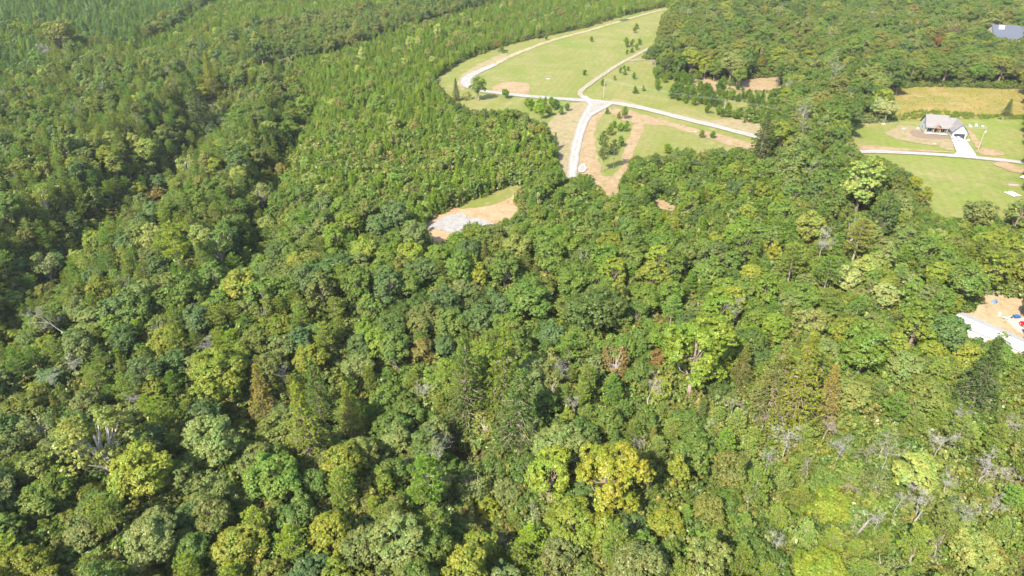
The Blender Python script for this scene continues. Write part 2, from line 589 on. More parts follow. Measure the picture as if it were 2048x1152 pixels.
V_FIELD = [(1703, 257), (1722, 245), (1785, 241), (1795, 232), (1795, 195), (1783, 180), (1790, 174), (1830, 173), (1900, 172), (2048, 177), (2200, 178), (2200, 406), (2048, 406), (2023, 423),
    (2005, 438), (1993, 418), (1973, 400), (1952, 400), (1947, 418), (1929, 432), (1914, 426), (1888, 429), (1873, 426), (1868, 415), (1856, 398), (1840, 370), (1832, 347),
    (1820, 336), (1800, 325), (1770, 312), (1745, 306), (1726, 303), (1720, 292), (1705, 272)]
V_YARD = [(2150, 560), (2048, 584), (2027, 599), (2005, 588), (1977, 582), (1971, 594), (1959, 606), (1944, 618), (1917, 624), (1917, 632), (1940, 662), (1965, 677), (1975, 683), (1985, 673), (1994, 661), (2005, 657),
    (2018, 662), (2027, 675), (2030, 688), (2048, 703), (2150, 740)]
V_ROOF = [(1978, 62), (1990, 54), (2120, 54), (2120, 84), (2048, 80), (2025, 75), (2000, 70)]
V_PATHS = [[(1308, 397), (1320, 392), (1327, 402), (1350, 412), (1345, 420), (1320, 414)], [(1866, 638), (1888, 633), (1862, 662), (1808, 682), (1802, 672), (1845, 652)],
    [(914, 905), (928, 889), (956, 887), (964, 900), (942, 926), (920, 920)], [(1480, 166), (1500, 156), (1556, 152), (1559, 176), (1500, 178)], [(1965, 66), (1975, 60), (1982, 64), (1975, 70)]]
MW, MH = 1024, 576
gx, gy = np.meshgrid((np.arange(MW) + 0.5) * 2, (np.arange(MH) + 0.5) * 2)
OPEN = np.zeros((MH, MW), bool)
for pl in [V_MEADOW, V_PAD, V_FIELD, V_YARD, V_ROOF] + V_PATHS:
    OPEN |= inpoly(gx, gy, pl)

def is_open(px, py):
    i = np.clip((np.asarray(py) / 2).astype(int), 0, MH - 1)
    j = np.clip((np.asarray(px) / 2).astype(int), 0, MW - 1)
    return OPEN[i, j]

# ------------------------------------------------------------------ ground
def axis(lo, hi, step, flo, fhi, coarse):
    a = list(np.arange(flo, fhi + 0.1, step))
    x, s = flo, step
    left = []
    while x > lo:
        s = min(s * 1.25, coarse); x -= s; left.append(x)
    x, s = fhi, step
    right = []
    while x < hi:
        s = min(s * 1.25, coarse); x += s; right.append(x)
    return np.array(left[::-1] + a + right)

M_FLOOR, nt, out = nodes_of('forest_floor')
b = N(nt, 'ShaderNodeBsdfPrincipled', i_Roughness=1.0)
b.inputs['Specular IOR Level'].default_value = 0.1
c1 = mixc(nt, noise_fac(nt, 0.35, 6, 0.7), (0.040, 0.050, 0.018), (0.085, 0.062, 0.036))
c2 = mixc(nt, noise_fac(nt, 2.2, 4, 0.7, 0.42, 0.62), c1, (0.050, 0.075, 0.018))
nt.links.new(c2, b.inputs['Base Color'])
nt.links.new(b.outputs[0], out.inputs[0])

xs = axis(-1500, 1600, 4.0, -300, 420, 200)
ys = axis(-300, 2500, 4.0, 50, 640, 200)
GX, GY = np.meshgrid(xs, ys)
GZ = terrain(GX, GY)
nx, ny = len(xs), len(ys)
verts = np.stack([GX, GY, GZ], -1).reshape(-1, 3)
idx = np.arange(nx * ny).reshape(ny, nx)
quads = np.stack([idx[:-1, :-1], idx[:-1, 1:], idx[1:, 1:], idx[1:, :-1]], -1).reshape(-1, 4)
me = mesh_from('forest_floor', verts, quads.tolist(), [M_FLOOR], smooth_faces=True)
g_ = link('ground', me)
tag(g_, 'leaf littered woodland ground under the trees', kind='structure')

def densify(poly, step, jit, seed):
    r = np.random.default_rng(seed)
    res = []
    n = len(poly)
    for i in range(n):
        a, c = np.array(poly[i]), np.array(poly[(i + 1) % n])
        L = np.linalg.norm(c - a)
        k = max(1, int(L / step))
        nrm = np.array([-(c - a)[1], (c - a)[0]]) / max(L, 1e-6)
        for j in range(k):
            p = a + (c - a) * j / k
            q = noise.noise(Vector((p[0] * 0.13, p[1] * 0.13, seed))) + 0.6 * noise.noise(Vector((p[0] * 0.5, p[1] * 0.5, seed + 7)))
            res.append(p + nrm * jit * q * 1.6)
    return res

def drape(name, poly, mat, dz, res=2.5, jit=0.6, label=None, seed=1, world=False, kind='structure', soft=2.5):
    P_ = poly if world else gp(poly)
    B_ = densify(P_, res * 0.7, jit, seed)
    nb = len(B_)
    bx = np.array(B_)
    x0, y0 = bx.min(0); x1, y1 = bx.max(0)
    X, Y = np.meshgrid(np.arange(x0, x1, res), np.arange(y0, y1, res))
    r = np.random.default_rng(seed)
    X = (X + r.uniform(-0.25, 0.25, X.shape) * res).ravel(); Y = (Y + r.uniform(-0.25, 0.25, Y.shape) * res).ravel()
    dist = seg_dist(X, Y, B_ + [B_[0]])
    k = inpoly(X, Y, B_) & (dist > res * 0.5)
    pts = [Vector((p[0], p[1])) for p in B_] + [Vector((a, c)) for a, c in zip(X[k], Y[k])]
    vv, ee, ff, *_ = delaunay_2d_cdt(pts, [(i, (i + 1) % nb) for i in range(nb)], [], 1, 1e-4)
    V2 = np.array([(v.x, v.y) for v in vv])
    Z = terrain(V2[:, 0], V2[:, 1]) + dz
    d = seg_dist(V2[:, 0], V2[:, 1], B_ + [B_[0]])
    me = mesh_from(name, np.column_stack([V2, Z]), [tuple(f) for f in ff], [mat], smooth_faces=True)
    at = me.attributes.new('edge', 'FLOAT', 'POINT')
    at.data.foreach_set('value', np.clip(d / soft, 0, 1).astype(np.float32))
    o = link(name, me)
    tag(o, label, kind=kind)
    return o

def ground_mat(name, cols, scales, edge_col=None, rough=0.95, bump=0.4):
    """cols: base, then (colour, scale, lo, hi) layers of mottling"""
    m, nt, out = nodes_of(name)
    b = N(nt, 'ShaderNodeBsdfPrincipled', i_Roughness=rough)
    b.inputs['Specular IOR Level'].default_value = 0.12
    col = cols[0]
    for (c, s, lo, hi) in cols[1:]:
        col = mixc(nt, noise_fac(nt, s, 5, 0.68, lo, hi, 0.3), col, c)
    if edge_col is not None:
        e = N(nt, 'ShaderNodeAttribute', attribute_type='GEOMETRY', attribute_name='edge')
        nf = noise_fac(nt, 0.55, 5, 0.75, 0.25, 0.75)
        ad = N(nt, 'ShaderNodeMath', operation='ADD'); nt.links.new(e.outputs['Fac'], ad.inputs[0]); nt.links.new(nf, ad.inputs[1])
        mr = N(nt, 'ShaderNodeMapRange'); mr.inputs['From Min'].default_value = 0.45; mr.inputs['From Max'].default_value = 0.95
        nt.links.new(ad.outputs[0], mr.inputs['Value'])
        col = mixc(nt, mr.outputs[0], edge_col, col)
    nt.links.new(col, b.inputs['Base Color'])
    bp = N(nt, 'ShaderNodeBump'); bp.inputs['Strength'].default_value = bump; bp.inputs['Distance'].default_value = 0.15
    nt.links.new(noise_fac(nt, 1.7, 6, 0.75), bp.inputs['Height'])
    nt.links.new(bp.outputs[0], b.inputs['Normal'])
    nt.links.new(b.outputs[0], out.inputs[0])
    return m

G1, G2, G3 = (0.106, 0.116, 0.024), (0.158, 0.136, 0.056), (0.080, 0.118, 0.017)
def meadow_mat(name, base, rot=0.3):
    m = ground_mat(name, [base, (G2, 0.035, 0.40, 0.62), (G3, 0.021, 0.52, 0.66), (tuple(v * 0.80 for v in G1), 0.4, 0.40, 0.75), ((0.178, 0.152, 0.075), 0.11, 0.56, 0.75), (tuple(v * 1.22 for v in base), 2.3, 0.45, 0.8), ((0.07, 0.095, 0.018), 1.3, 0.62, 0.74)], None, bump=0.6)
    nt = m.node_tree
    b = [n for n in nt.nodes if n.type == 'BSDF_PRINCIPLED'][0]
    src = b.inputs['Base Color'].links[0].from_socket
    tc = N(nt, 'ShaderNodeTexCoord')
    mp = N(nt, 'ShaderNodeMapping'); mp.inputs['Rotation'].default_value = (0, 0, rot)
    nt.links.new(tc.outputs['Object'], mp.inputs[0])
    wv = N(nt, 'ShaderNodeTexWave', i_Scale=0.075, i_Distortion=1.2, i_Detail=2.0)
    wv.inputs['Detail Scale'].default_value = 0.4
    nt.links.new(mp.outputs[0], wv.inputs[0])
    d = mixc(nt, 1.0, src, (0.945, 0.96, 0.935), 'MULTIPLY')
    nt.links.new(mixc(nt, wv.outputs['Fac'], d, src), b.inputs['Base Color'])
    return m
M_MEADOW = meadow_mat('dry_meadow', G1)
M_LAWN = meadow_mat('mown_lawn', (0.108, 0.136, 0.022))
M_GOLDROD = ground_mat('wild_field', [(0.122, 0.112, 0.026), ((0.165, 0.122, 0.034), 0.06, 0.40, 0.60), ((0.19, 0.145, 0.075), 0.12, 0.52, 0.68), ((0.075, 0.095, 0.016), 0.5, 0.56, 0.75), ((.175, .12, .018), .8, .58, .74)], None)
M_SOIL = ground_mat('bare_soil', [(0.195, 0.140, 0.080), ((0.160, 0.105, 0.056), 0.16, 0.4, 0.65), ((0.235, 0.185, 0.12), 0.45, 0.5, 0.72), ((0.115, 0.110, 0.032), 0.3, 0.54, 0.66), ((0.13, 0.095, 0.06), 1.1, .55, .75)], (0.108, 0.112, 0.026))
M_STRAW = ground_mat('dry_straw', [(0.185, 0.145, 0.085), ((0.145, 0.12, 0.06), 0.25, 0.4, 0.65), ((0.13, 0.095, 0.06), 0.7, 0.55, 0.75), ((0.110, 0.112, 0.03), 0.3, 0.52, 0.65), ((0.235, 0.195, 0.13), .9, .56, .74)], (0.108, 0.112, 0.026))
M_REDSOIL = ground_mat('red_clay', [(0.225, 0.150, 0.085), ((0.19, 0.098, 0.05), 0.2, 0.5, 0.66), ((0.25, 0.19, 0.115), 0.5, 0.5, 0.7), ((0.12, 0.115, 0.04), .3, .58, .7)], (0.11, 0.105, 0.035))
M_SAND = ground_mat('sandy_yard', [(0.215, 0.170, 0.105), ((0.18, 0.135, 0.075), 0.3, 0.4, 0.65), ((0.25, 0.21, 0.145), 0.8, 0.5, 0.75), ((0.11, 0.11, 0.045), 0.45, 0.58, 0.7)], (0.12, 0.11, 0.04))
M_MULCH = ground_mat('brown_mulch', [(0.145, 0.109, 0.083), ((0.112, 0.079, 0.059), 0.8, 0.4, 0.65)], None)
M_GRAVEL = ground_mat('white_gravel', [(0.235, 0.224, 0.205), ((0.185, 0.172, 0.15), 0.35, 0.45, 0.7), ((0.275, 0.265, 0.25), 1.6, 0.45, 0.75)], (0.20, 0.165, 0.115), bump=0.8)
def wheel_tracks(m, dark):
    nt = m.node_tree
    b = [n for n in nt.nodes if n.type == 'BSDF_PRINCIPLED'][0]
    src = b.inputs['Base Color'].links[0].from_socket
    e = N(nt, 'ShaderNodeAttribute', attribute_type='GEOMETRY', attribute_name='edge')
    cr = N(nt, 'ShaderNodeValToRGB')
    el = cr.color_ramp.elements
    el[0].position = 0.3; el[0].color = (0, 0, 0, 1)
    el[1].position = 0.48; el[1].color = (1, 1, 1, 1)
    for ps, v in ((0.7, 1.0), (0.9, 0.15), (1.0, 0.0)):
        q = el.new(ps); q.color = (v, v, v, 1)
    nt.links.new(e.outputs['Fac'], cr.inputs[0])
    d = mixc(nt, 1.0, src, dark, 'MULTIPLY')
    nt.links.new(mixc(nt, cr.outputs[0], d, src), b.inputs['Base Color'])
wheel_tracks(M_GRAVEL, (0.80, 0.775, 0.73))
M_GREYGRAVEL = ground_mat('grey_gravel', [(0.205, 0.197, 0.183), ((0.16, 0.148, 0.128), 0.4, 0.4, 0.65), ((0.25, 0.24, 0.225), 1.2, 0.45, 0.75)], (0.16, 0.125, 0.08), bump=0.9)
M_RUT = ground_mat('track_gravel', [(0.215, 0.195, 0.155), ((0.165, 0.14, 0.09), 0.3, 0.4, 0.65), ((0.26, 0.245, 0.215), 1.5, 0.5, 0.75)], (0.13, 0.12, 0.045))
wheel_tracks(M_RUT, (0.72, 0.70, 0.52))
M_TRACK = ground_mat('earth_track', [(0.208, 0.172, 0.106), ((0.145, 0.135, 0.050), 0.18, 0.45, 0.62), ((0.264, 0.221, 0.155), 0.9, 0.5, 0.75)], (0.139, 0.132, 0.043))
M_CONC = plain('pale_concrete', (0.265, 0.26, 0.25), 0.85, 0.06, 0.9)

drape('meadow', [(855, 178), (880, 148), (950, 108), (1090, 64), (1240, 26), (1385, -8), (1440, -25), (1420, 20), (1365, 80), (1350, 118), (1450, 130), (1575, 140), (1590, 200),
    (1590, 330), (1500, 372), (1300, 380), (1260, 440), (1180, 430), (1115, 385), (1085, 300), (1075, 246), (1035, 238), (940, 228), (895, 212)], M_MEADOW, 0.05, 3.2, 2.0,
    'wide dry grass meadow around the forked gravel road', 1)
drape('lawn', [(1685, 320), (1680, 265), (1712, 238), (1790, 230), (1850, 236), (2000, 236), (2330, 240), (2380, 540), (2048, 510), (1900, 505), (1850, 475), (1795, 390), (1735, 330)], M_LAWN, 0.05, 3.2, 1.5,
    'mown lawn around the pale green house', 2)
drape('wildflower_field', [(1765, 160), (2350, 164), (2330, 239), (2000, 237), (1850, 238), (1785, 242)], M_GOLDROD, 0.13, 3.2, 1.5, 'overgrown golden brown field behind the house', 3)

def ribbon(px, w, world=False):
    """centre line in pixels -> world polygon of the given width in metres"""
    c = np.array(px if world else gp(px))
    # Catmull-Rom resample
    P_ = [c[0]] + list(c) + [c[-1]]
    pts = []
    for i in range(1, len(P_) - 2):
        p0, p1, p2, p3 = P_[i - 1], P_[i], P_[i + 1], P_[i + 2]
        k = max(2, int(np.linalg.norm(p2 - p1) / 4))
        for j in range(k):
            t = j / k
            pts.append(0.5 * (2 * p1 + (p2 - p0) * t + (2 * p0 - 5 * p1 + 4 * p2 - p3) * t * t + (3 * p1 - p0 - 3 * p2 + p3) * t ** 3))
    pts.append(P_[-1])
    pts = np.array(pts)
    tg = np.gradient(pts, axis=0)
    tg /= np.linalg.norm(tg, axis=1, keepdims=True)
    nr = np.stack([-tg[:, 1], tg[:, 0]], 1)
    ww = np.interp(np.linspace(0, 1, len(pts)), np.linspace(0, 1, len(w)), w) if isinstance(w, list) else np.full(len(pts), w)
    L = pts + nr * ww[:, None] / 2
    R = pts - nr * ww[:, None] / 2
    return [tuple(p) for p in L] + [tuple(p) for p in R[::-1]]

soil_n = [0.09]
def soil(name, poly, mat, label, seed, soft=3.0, jit=0.9, res=2.0):
    soil_n[0] += 0.012
    drape(name, poly, mat, soil_n[0], res, jit, label, seed, soft=soft)

soil('road_shoulder', [(1176, 203), (1140, 206), (1112, 230), (1096, 248), (1110, 285), (1118, 330), (1122, 385), (1150, 385), (1150, 300), (1165, 250), (1182, 214)], M_STRAW, 'bare pale soil left of the south road', 4)
soil('road_shoulder', [(1150, 395), (1146, 330), (1158, 280), (1176, 240), (1196, 222), (1216, 218), (1202, 232), (1189, 255), (1190, 285), (1196, 315), (1203, 352), (1226, 354), (1243, 330), (1251, 290), (1263, 262),
    (1270, 246), (1290, 246), (1280, 272), (1267, 310), (1262, 360), (1270, 440), (1200, 425)], M_SOIL, 'tan scraped soil between the south road and the tall pines', 5)
soil('road_shoulder', [(1205, 214), (1222, 217), (1260, 221), (1340, 245), (1430, 266), (1510, 288), (1565, 300), (1565, 316), (1500, 303), (1400, 272), (1335, 252), (1285, 248), (1248, 242), (1226, 230)], M_SOIL, 'orange soil strip along the lower edge of the east road', 6)
soil('road_shoulder', [(1215, 206), (1228, 197), (1270, 207), (1330, 224), (1372, 232), (1420, 241), (1450, 237), (1500, 234), (1530, 250), (1545, 280), (1500, 272), (1420, 251), (1330, 229), (1260, 213)], M_STRAW, 'straw coloured bank along the upper edge of the east road', 7)
soil('bare_patch', [(984, 178), (1000, 166), (1030, 163), (1058, 168), (1060, 182), (1054, 191), (1020, 193), (985, 187)], M_SOIL, 'peach coloured bare soil patch at the lower left of the meadow', 8)
soil('track_verge', [(912, 167), (925, 148), (960, 127), (1012, 104), (1014, 112), (968, 138), (942, 165), (925, 182)], M_STRAW, 'tan verge beside the bend of the meadow track', 9)
soil('clearing', [(835, 470), (850, 445), (870, 430), (905, 408), (950, 388), (1000, 370), (1045, 355), (1065, 362), (1060, 420), (1060, 470), (1020, 500), (960, 520), (880, 510)], M_REDSOIL, 'reddish clay clearing in the forest', 10)
soil('clearing_grass', [(905, 416), (950, 398), (1000, 378), (1042, 364), (1046, 374), (1022, 396), (985, 410), (950, 418), (925, 420)], M_MEADOW, 'strip of dry grass along the top of the clay clearing', 11, 2.0, 0.8)
soil('yard_soil', [(1770, 268), (1786, 258), (1798, 250), (1822, 252), (1838, 256), (1848, 268), (1880, 277), (1903, 279), (1908, 301), (1895, 302), (1870, 292), (1830, 286), (1795, 280)], M_STRAW, 'bare straw and soil yard before the house porch', 12, 3.5)
soil('mulch_bed', [(1816, 266), (1826, 261), (1842, 263), (1852, 268), (1878, 272), (1900, 273), (1903, 278), (1880, 279), (1850, 278), (1828, 274)], M_MULCH, 'brown mulch bed along the porch', 13, 1.5, 0.3, 1.2)
soil('road_verge', [(1718, 291), (1745, 291), (1800, 297), (1860, 301), (1908, 304), (1908, 307), (1800, 302), (1722, 300)], M_SOIL, 'thin bare verge along the house road', 14, 1.5, 0.4)
soil('bare_patch', [(1950, 303), (1962, 296), (1985, 298), (2008, 306), (2014, 313), (1975, 311)], M_SOIL, 'bare soil at the foot of the transformer pole', 15, 2.0)
soil('worn_path', [(1934, 262), (1940, 260), (1962, 288), (1958, 299), (1948, 290)], M_SOIL, 'worn bare strip from the garage to the pole', 16, 1.5)
soil('bare_patch', [(1985, 329), (2010, 322), (2032, 333), (2060, 338), (2060, 350), (2020, 343)], M_SOIL, 'bare sandy patch below the road near the parked truck', 17, 2.0)
soil('bare_slope', [(1375, 158), (1420, 148), (1480, 150), (1556, 148), (1566, 182), (1500, 182), (1440, 184), (1390, 175)], M_SOIL, 'tan bare slope under the scattered pines', 18, 4.0)
soil('sandy_yard', [(1885, 660), (1930, 615), (1965, 578), (2010, 565), (2250, 560), (2260, 760), (2075, 730), (1985, 730), (1930, 700)], M_SAND, 'sandy yard around the long white roof', 19)
soil('forest_path', [(1300, 400), (1308, 395), (1322, 392), (1332, 402), (1356, 413), (1352, 426), (1320, 420)], M_SOIL, 'small bare opening among the trees below the meadow', 20, 1.5)
soil('forest_path', [(1905, 625), (1885, 628), (1845, 650), (1785, 685), (1775, 705), (1800, 700), (1860, 672), (1905, 645)], M_STRAW, 'dry grass path leading to the white roofed building', 21, 1.5)
soil('far_yard', [(1950, 80), (1962, 62), (1985, 57), (2005, 55), (2100, 52), (2100, 110), (2020, 108)], M_SAND, 'pale ground around the far grey roof', 22, 2.0)
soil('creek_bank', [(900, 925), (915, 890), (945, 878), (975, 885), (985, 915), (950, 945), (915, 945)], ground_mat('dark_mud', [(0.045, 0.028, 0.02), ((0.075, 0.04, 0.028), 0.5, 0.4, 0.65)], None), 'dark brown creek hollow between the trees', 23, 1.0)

# roads
road_pts = [(1142, 385), (1144, 350), (1149, 310), (1157, 275), (1170, 238), (1190, 213), (1222, 207), (1260, 212), (1310, 223), (1360, 236), (1430, 253), (1520, 276), (1620, 295), (1700, 303), (1745, 304), (1800, 306), (1900, 312),
    (1990, 320), (2060, 328), (2250, 352)]
drape('gravel_road', ribbon(road_pts, [4.3, 4.4, 4.7, 5.6, 6.0, 5.4, 5.0, 4.8, 4.6, 4.5, 4.5]), M_GRAVEL, 0.36, 0.9, 0.3, 'bright white gravel road curving from the forest past the house', 30, True, soft=2.2)
drape('road_junction', [(1158, 193), (1172, 192), (1182, 199), (1232, 205), (1222, 212), (1196, 226), (1178, 236), (1170, 224), (1176, 210), (1168, 200)], M_GRAVEL, 0.38, 1.6, 0.3, 'wide white gravel fork where the tracks meet', 31)
drape('meadow_track', ribbon([(1176, 204), (1164, 194), (1161, 184), (1180, 168), (1206, 150), (1236, 130), (1270, 112), (1300, 96)], 3.5), M_RUT, 0.32, 0.8, 0.25, 'narrow two rut track climbing to the oak wood', 32, True, soft=1.6)
drape('meadow_track', ribbon([(1258, 122), (1285, 120), (1315, 123), (1345, 128), (1380, 134)], 3.4), M_RUT, 0.33, 0.8, 0.25, 'short pale side track below the oak wood', 33, True, soft=1.4)
drape('meadow_track', ribbon([(1190, 203), (1130, 199), (1080, 195), (1035, 191), (990, 186), (958, 181), (936, 172), (932, 160), (948, 148), (990, 130)], [6.0, 5.5, 5.0, 5.5, 6.5, 6.0, 4.5]), M_GREYGRAVEL, 0.34, 1.6, 0.4, 'grey gravel track bending around the left end of the meadow', 34, True, soft=1.6)
drape('earth_track', ribbon([(985, 132), (1032, 108), (1090, 86), (1150, 69), (1220, 49), (1290, 29), (1345, 16)], [4.5, 4.5, 4.0, 4.0, 3.5, 3.0]), M_TRACK, 0.30, 1.8, 0.6, 'faint earth track along the upper edge of the meadow', 35, True, soft=1.8)
drape('gravel_pad', [(853, 456), (876, 443), (900, 432), (926, 425), (934, 432), (932, 440), (955, 438), (990, 449), (992, 466), (958, 474), (897, 466)], M_GREYGRAVEL, 0.40, 1.6, 0.6, 'white gravel pad in the clay clearing', 36, soft=1.4)
drape('gravel_pad', [(1154, 338), (1160, 329), (1171, 328), (1174, 338), (1168, 346), (1156, 346)], M_GRAVEL, 0.42, 0.9, 0.3, 'small heap of spilled gravel beside the road end', 37, soft=1.0)
drape('driveway', [(1901.5, 276.5), (1931, 281), (1949, 307), (1955, 319), (1905, 313), (1913, 305)], M_CONC, 0.43, 1.5, 0.0, 'smooth white concrete driveway of the house', 38)
drape('concrete_pad', [(2008, 639), (2023, 632), (2130, 640), (2130, 690), (2048, 672), (2031, 661)], plain('pad_concrete', (0.225, 0.20, 0.175), 0.9, 0.08, 0.8), 0.30, 1.2, 0.05, 'beige concrete pad under the red car', 39)
# ------------------------------------------------------------------ forest: who stands where
REG = [  # (outline in canopy pixels, stand type), first match wins
    ([(1310, 124), (1400, 120), (1480, 142), (1560, 146), (1566, 185), (1478, 190), (1440, 226), (1330, 196), (1304, 172)], 'hillpine'),
    ([(1440, 192), (1478, 186), (1566, 184), (1572, 240), (1530, 250), (1400, 236)], 'hilldense'),
    ([(-600, -200), (430, -80), (382, 0), (300, 45), (250, 70), (150, 60), (140, 46), (-600, 46)], 'bluepine'),
    ([(-600, 70), (74, 76), (82, 132), (-600, 136)], 'bluepine'),
    ([(256, 78), (340, 38), (420, -10), (520, -80), (900, -80), (832, 0), (720, 14), (600, 26), (480, 50), (372, 76), (300, 92)], 'young'),
    ([(545, 118), (600, 97), (680, 76), (780, 47), (870, 22), (960, 0), (1100, -60), (1500, -60), (1380, 2), (1240, 32), (1130, 60), (1040, 78), (960, 108), (900, 128), (872, 155), (912, 202), (1050, 222),
      (1112, 262), (1126, 330), (1040, 365), (950, 395), (870, 432), (842, 446), (800, 410), (700, 385), (600, 380), (545, 372), (545, 318), (562, 280), (615, 215), (596, 165)], 'young'),
    ([(1030, 368), (1110, 350), (1136, 350), (1210, 370), (1230, 425), (1150, 455), (1038, 440)], 'edgepine'),
    ([(1230, 362), (1255, 305), (1510, 290), (1580, 360), (1560, 430), (1400, 470), (1240, 440)], 'edgeyoung'),
    ([(1280, 120), (1310, -80), (2600, -200), (2600, 178), (1785, 176), (1720, 250), (1580, 250), (1560, 145), (1340, 122)], 'oak'),
    ([(1540, 240), (1730, 240), (1810, 320), (1850, 420), (1700, 470), (1600, 420), (1520, 330)], 'oaknear'),
    ([(1060, 690), (1160, 690), (1290, 790), (1450, 750), (1700, 700), (1850, 690), (2200, 740), (2200, 1400), (1560, 1400), (1400, 1060), (1290, 960), (1240, 820), (1100, 780)], 'scrub'),
    ([(1480, 440), (1860, 420), (2200, 400), (2200, 760), (1850, 700), (1560, 720)], 'right'),
    ([(-600, 60), (560, 60), (560, 500), (-600, 830)], 'vpine'),
    ([(-100, 690), (700, 560), (700, 780), (500, 830), (-100, 850)], 'mixed'),
    ([(-100, 840), (520, 800), (760, 880), (1250, 960), (1420, 1080), (1560, 1400), (-100, 1400)], 'lowleft'),
    ([(300, 60), (900, -20), (960, 0), (560, 120)], 'hardband'),
]
STAND = {   # species weights, crown radius, height factor, tints
    'hillpine': dict(sp=[('sapling', .8), ('shrub', .2)], r=(2.2, 3.2), gap=1.08, tint=[('mid green', 5), ('bright green', 3), ('deep green', 1)]),
    'hilldense': dict(sp=[('sapling', .6), ('broad', .2), ('shrub', .2)], r=(1.6, 2.4), gap=.8, tint=[('mid green', 5), ('bright green', 4), ('deep green', 1)]),
    'bluepine': dict(sp=[('young', .66), ('pine', .16), ('broad', .18)], r=(2.3, 3.6), gap=.66, hv=.3, hs=1.2, br=1.35, tint=[('blue green', 8), ('deep green', 1), ('mid green', 3)]),
    'young': dict(sp=[('young', .80), ('broad', .17), ('shrub', .03)], r=(1.35, 2.2), gap=.62, rb=(1.7, 3.0), br=1.3, hv=.22, tint=[('bright green', 8), ('yellow green', 1), ('mid green', 3)], tb=[('mid green', 3), ('olive green', 2), ('grey green', 2), ('pale green', 1), ('brown olive', 1)]),
    'edgepine': dict(sp=[('sapling', .45), ('pine', .3), ('broad', .25)], r=(2.3, 3.3), gap=.75, tint=[('mid green', 5), ('bright green', 5), ('deep green', 1)]),
    'edgeyoung': dict(sp=[('broad', .6), ('young', .25), ('sapling', .15)], r=(2.0, 3.2), gap=.72, tint=[('mid green', 4), ('bright green', 5), ('yellow green', 2), ('deep green', 1), ('blue green', 1)]),
    'oak': dict(sp=[('broad', .95), ('pine', .03), ('sparse', .02)], r=(4.3, 6.6), gap=.68, hs=1.0, tint=[('olive green', 5), ('mid green', 7), ('brown olive', .6), ('deep green', 3), ('grey green', 2), ('yellow green', 1)]),
    'oaknear': dict(sp=[('broad', .85), ('pine', .1), ('sparse', .05)], r=(3.6, 5.6), gap=.66, hs=1.18, hv=.12, tint=[('olive green', 3), ('mid green', 5), ('grey green', 4), ('deep green', 2), ('yellow green', 1)]),
    'scrub': dict(sp=[('pine', .62), ('broad', .2), ('sparse', .06), ('conic', .05), ('shrub', .07)], r=(3.3, 5.0), gap=.66, tint=[('olive green', 7), ('grey green', 3), ('mid green', 1)], tb=[('yellow green', 2), ('mid green', 3), ('grey green', 3), ('olive green', 2), ('pale green', 1)]),
    'right': dict(sp=[('broad', .6), ('pine', .32), ('column', .04), ('conic', .04)], r=(3.2, 5.0), gap=.66, tint=[('olive green', 5), ('mid green', 3), ('grey green', 1)], tb=[('mid green', 4), ('yellow green', 3), ('bright green', 2), ('grey green', 2), ('pale green', 1)]),
    'vpine': dict(sp=[('pine', .62), ('broad', .27), ('conic', .08), ('sparse', .03)], r=(3.2, 4.8), gap=.66, tint=[('olive green', 7), ('mid green', 3), ('grey green', 2)], tb=[('mid green', 3), ('blue green', 2), ('grey green', 2), ('pale green', 1), ('olive green', 2), ('yellow green', 1)]),
    'mixed': dict(sp=[('pine', .48), ('broad', .36), ('conic', .12), ('sparse', .04)], r=(3.4, 5.0), gap=.66, tint=[('olive green', 6), ('yellow green', 2), ('mid green', 2)], tb=[('olive green', 3), ('grey green', 3), ('blue green', 2), ('yellow green', 2)]),
    'lowleft': dict(sp=[('broad', .68), ('pine', .27), ('column', .03), ('sparse', .02)], r=(3.8, 5.8), gap=.64, tint=[('olive green', 4), ('yellow green', 3)], tb=[('grey green', 4), ('mid green', 4), ('yellow green', 3), ('olive green', 2), ('blue green', 1)]),
    'hardband': dict(sp=[('broad', .85), ('pine', .15)], r=(3.2, 4.6), gap=.68, tint=[('olive green', 4), ('mid green', 4), ('grey green', 2), ('deep green', 2)]),
    'center': dict(sp=[('broad', .76), ('pine', .18), ('conic', .03), ('sparse', .03)], r=(3.4, 5.4), gap=.66, tint=[('olive green', 4), ('mid green', 3)], tb=[('mid green', 7), ('bright green', 3), ('blue green', 2), ('grey green', 2), ('olive green', 1.5), ('yellow green', 1.5), ('deep green', 1)]),
}

def stand_at(px, py):
    res = np.full(px.shape, 'center', dtype=object)
    done = np.zeros(px.shape, bool)
    for poly, nm in REG:
        k = inpoly(px, py, poly) & ~done
        res[k] = nm
        done |= k
    return res

def pick_tint(ws):
    nm = random.choices([w[0] for w in ws], [w[1] for w in ws])[0]
    return nm

def shade(nm):
    c = np.array(PAL[nm])
    return c * random.uniform(0.85, 1.18) * np.array([random.uniform(0.93, 1.08), 1, random.uniform(0.85, 1.15)])

PROT = np.zeros((MH, MW))
def protect(cx, cy, rx, ry, depth):
    k = ((gx - cx) / rx) ** 2 + ((gy - cy) / ry) ** 2 < 1
    PROT[k] = np.maximum(PROT[k], depth)

trees = []   # dicts: kind, model, x, y, z, s, hs, rot, tint name, rgb, label
cells = {}
CELL = 6.0
def near_ok(x, y, r, k):
    ci, cj = int(math.floor(x / CELL)), int(math.floor(y / CELL))
    for i in (ci - 2, ci - 1, ci, ci + 1, ci + 2):
        for j in (cj - 2, cj - 1, cj, cj + 1, cj + 2):
            for (tx, ty, tr, tk) in cells.get((i, j), ()):
                d = min(k, tk) * (r + tr)
                if (tx - x) ** 2 + (ty - y) ** 2 < d * d:
                    return False
    return True
def put(x, y, r, k):
    cells.setdefault((int(math.floor(x / CELL)), int(math.floor(y / CELL))), []).append((x, y, r, k))

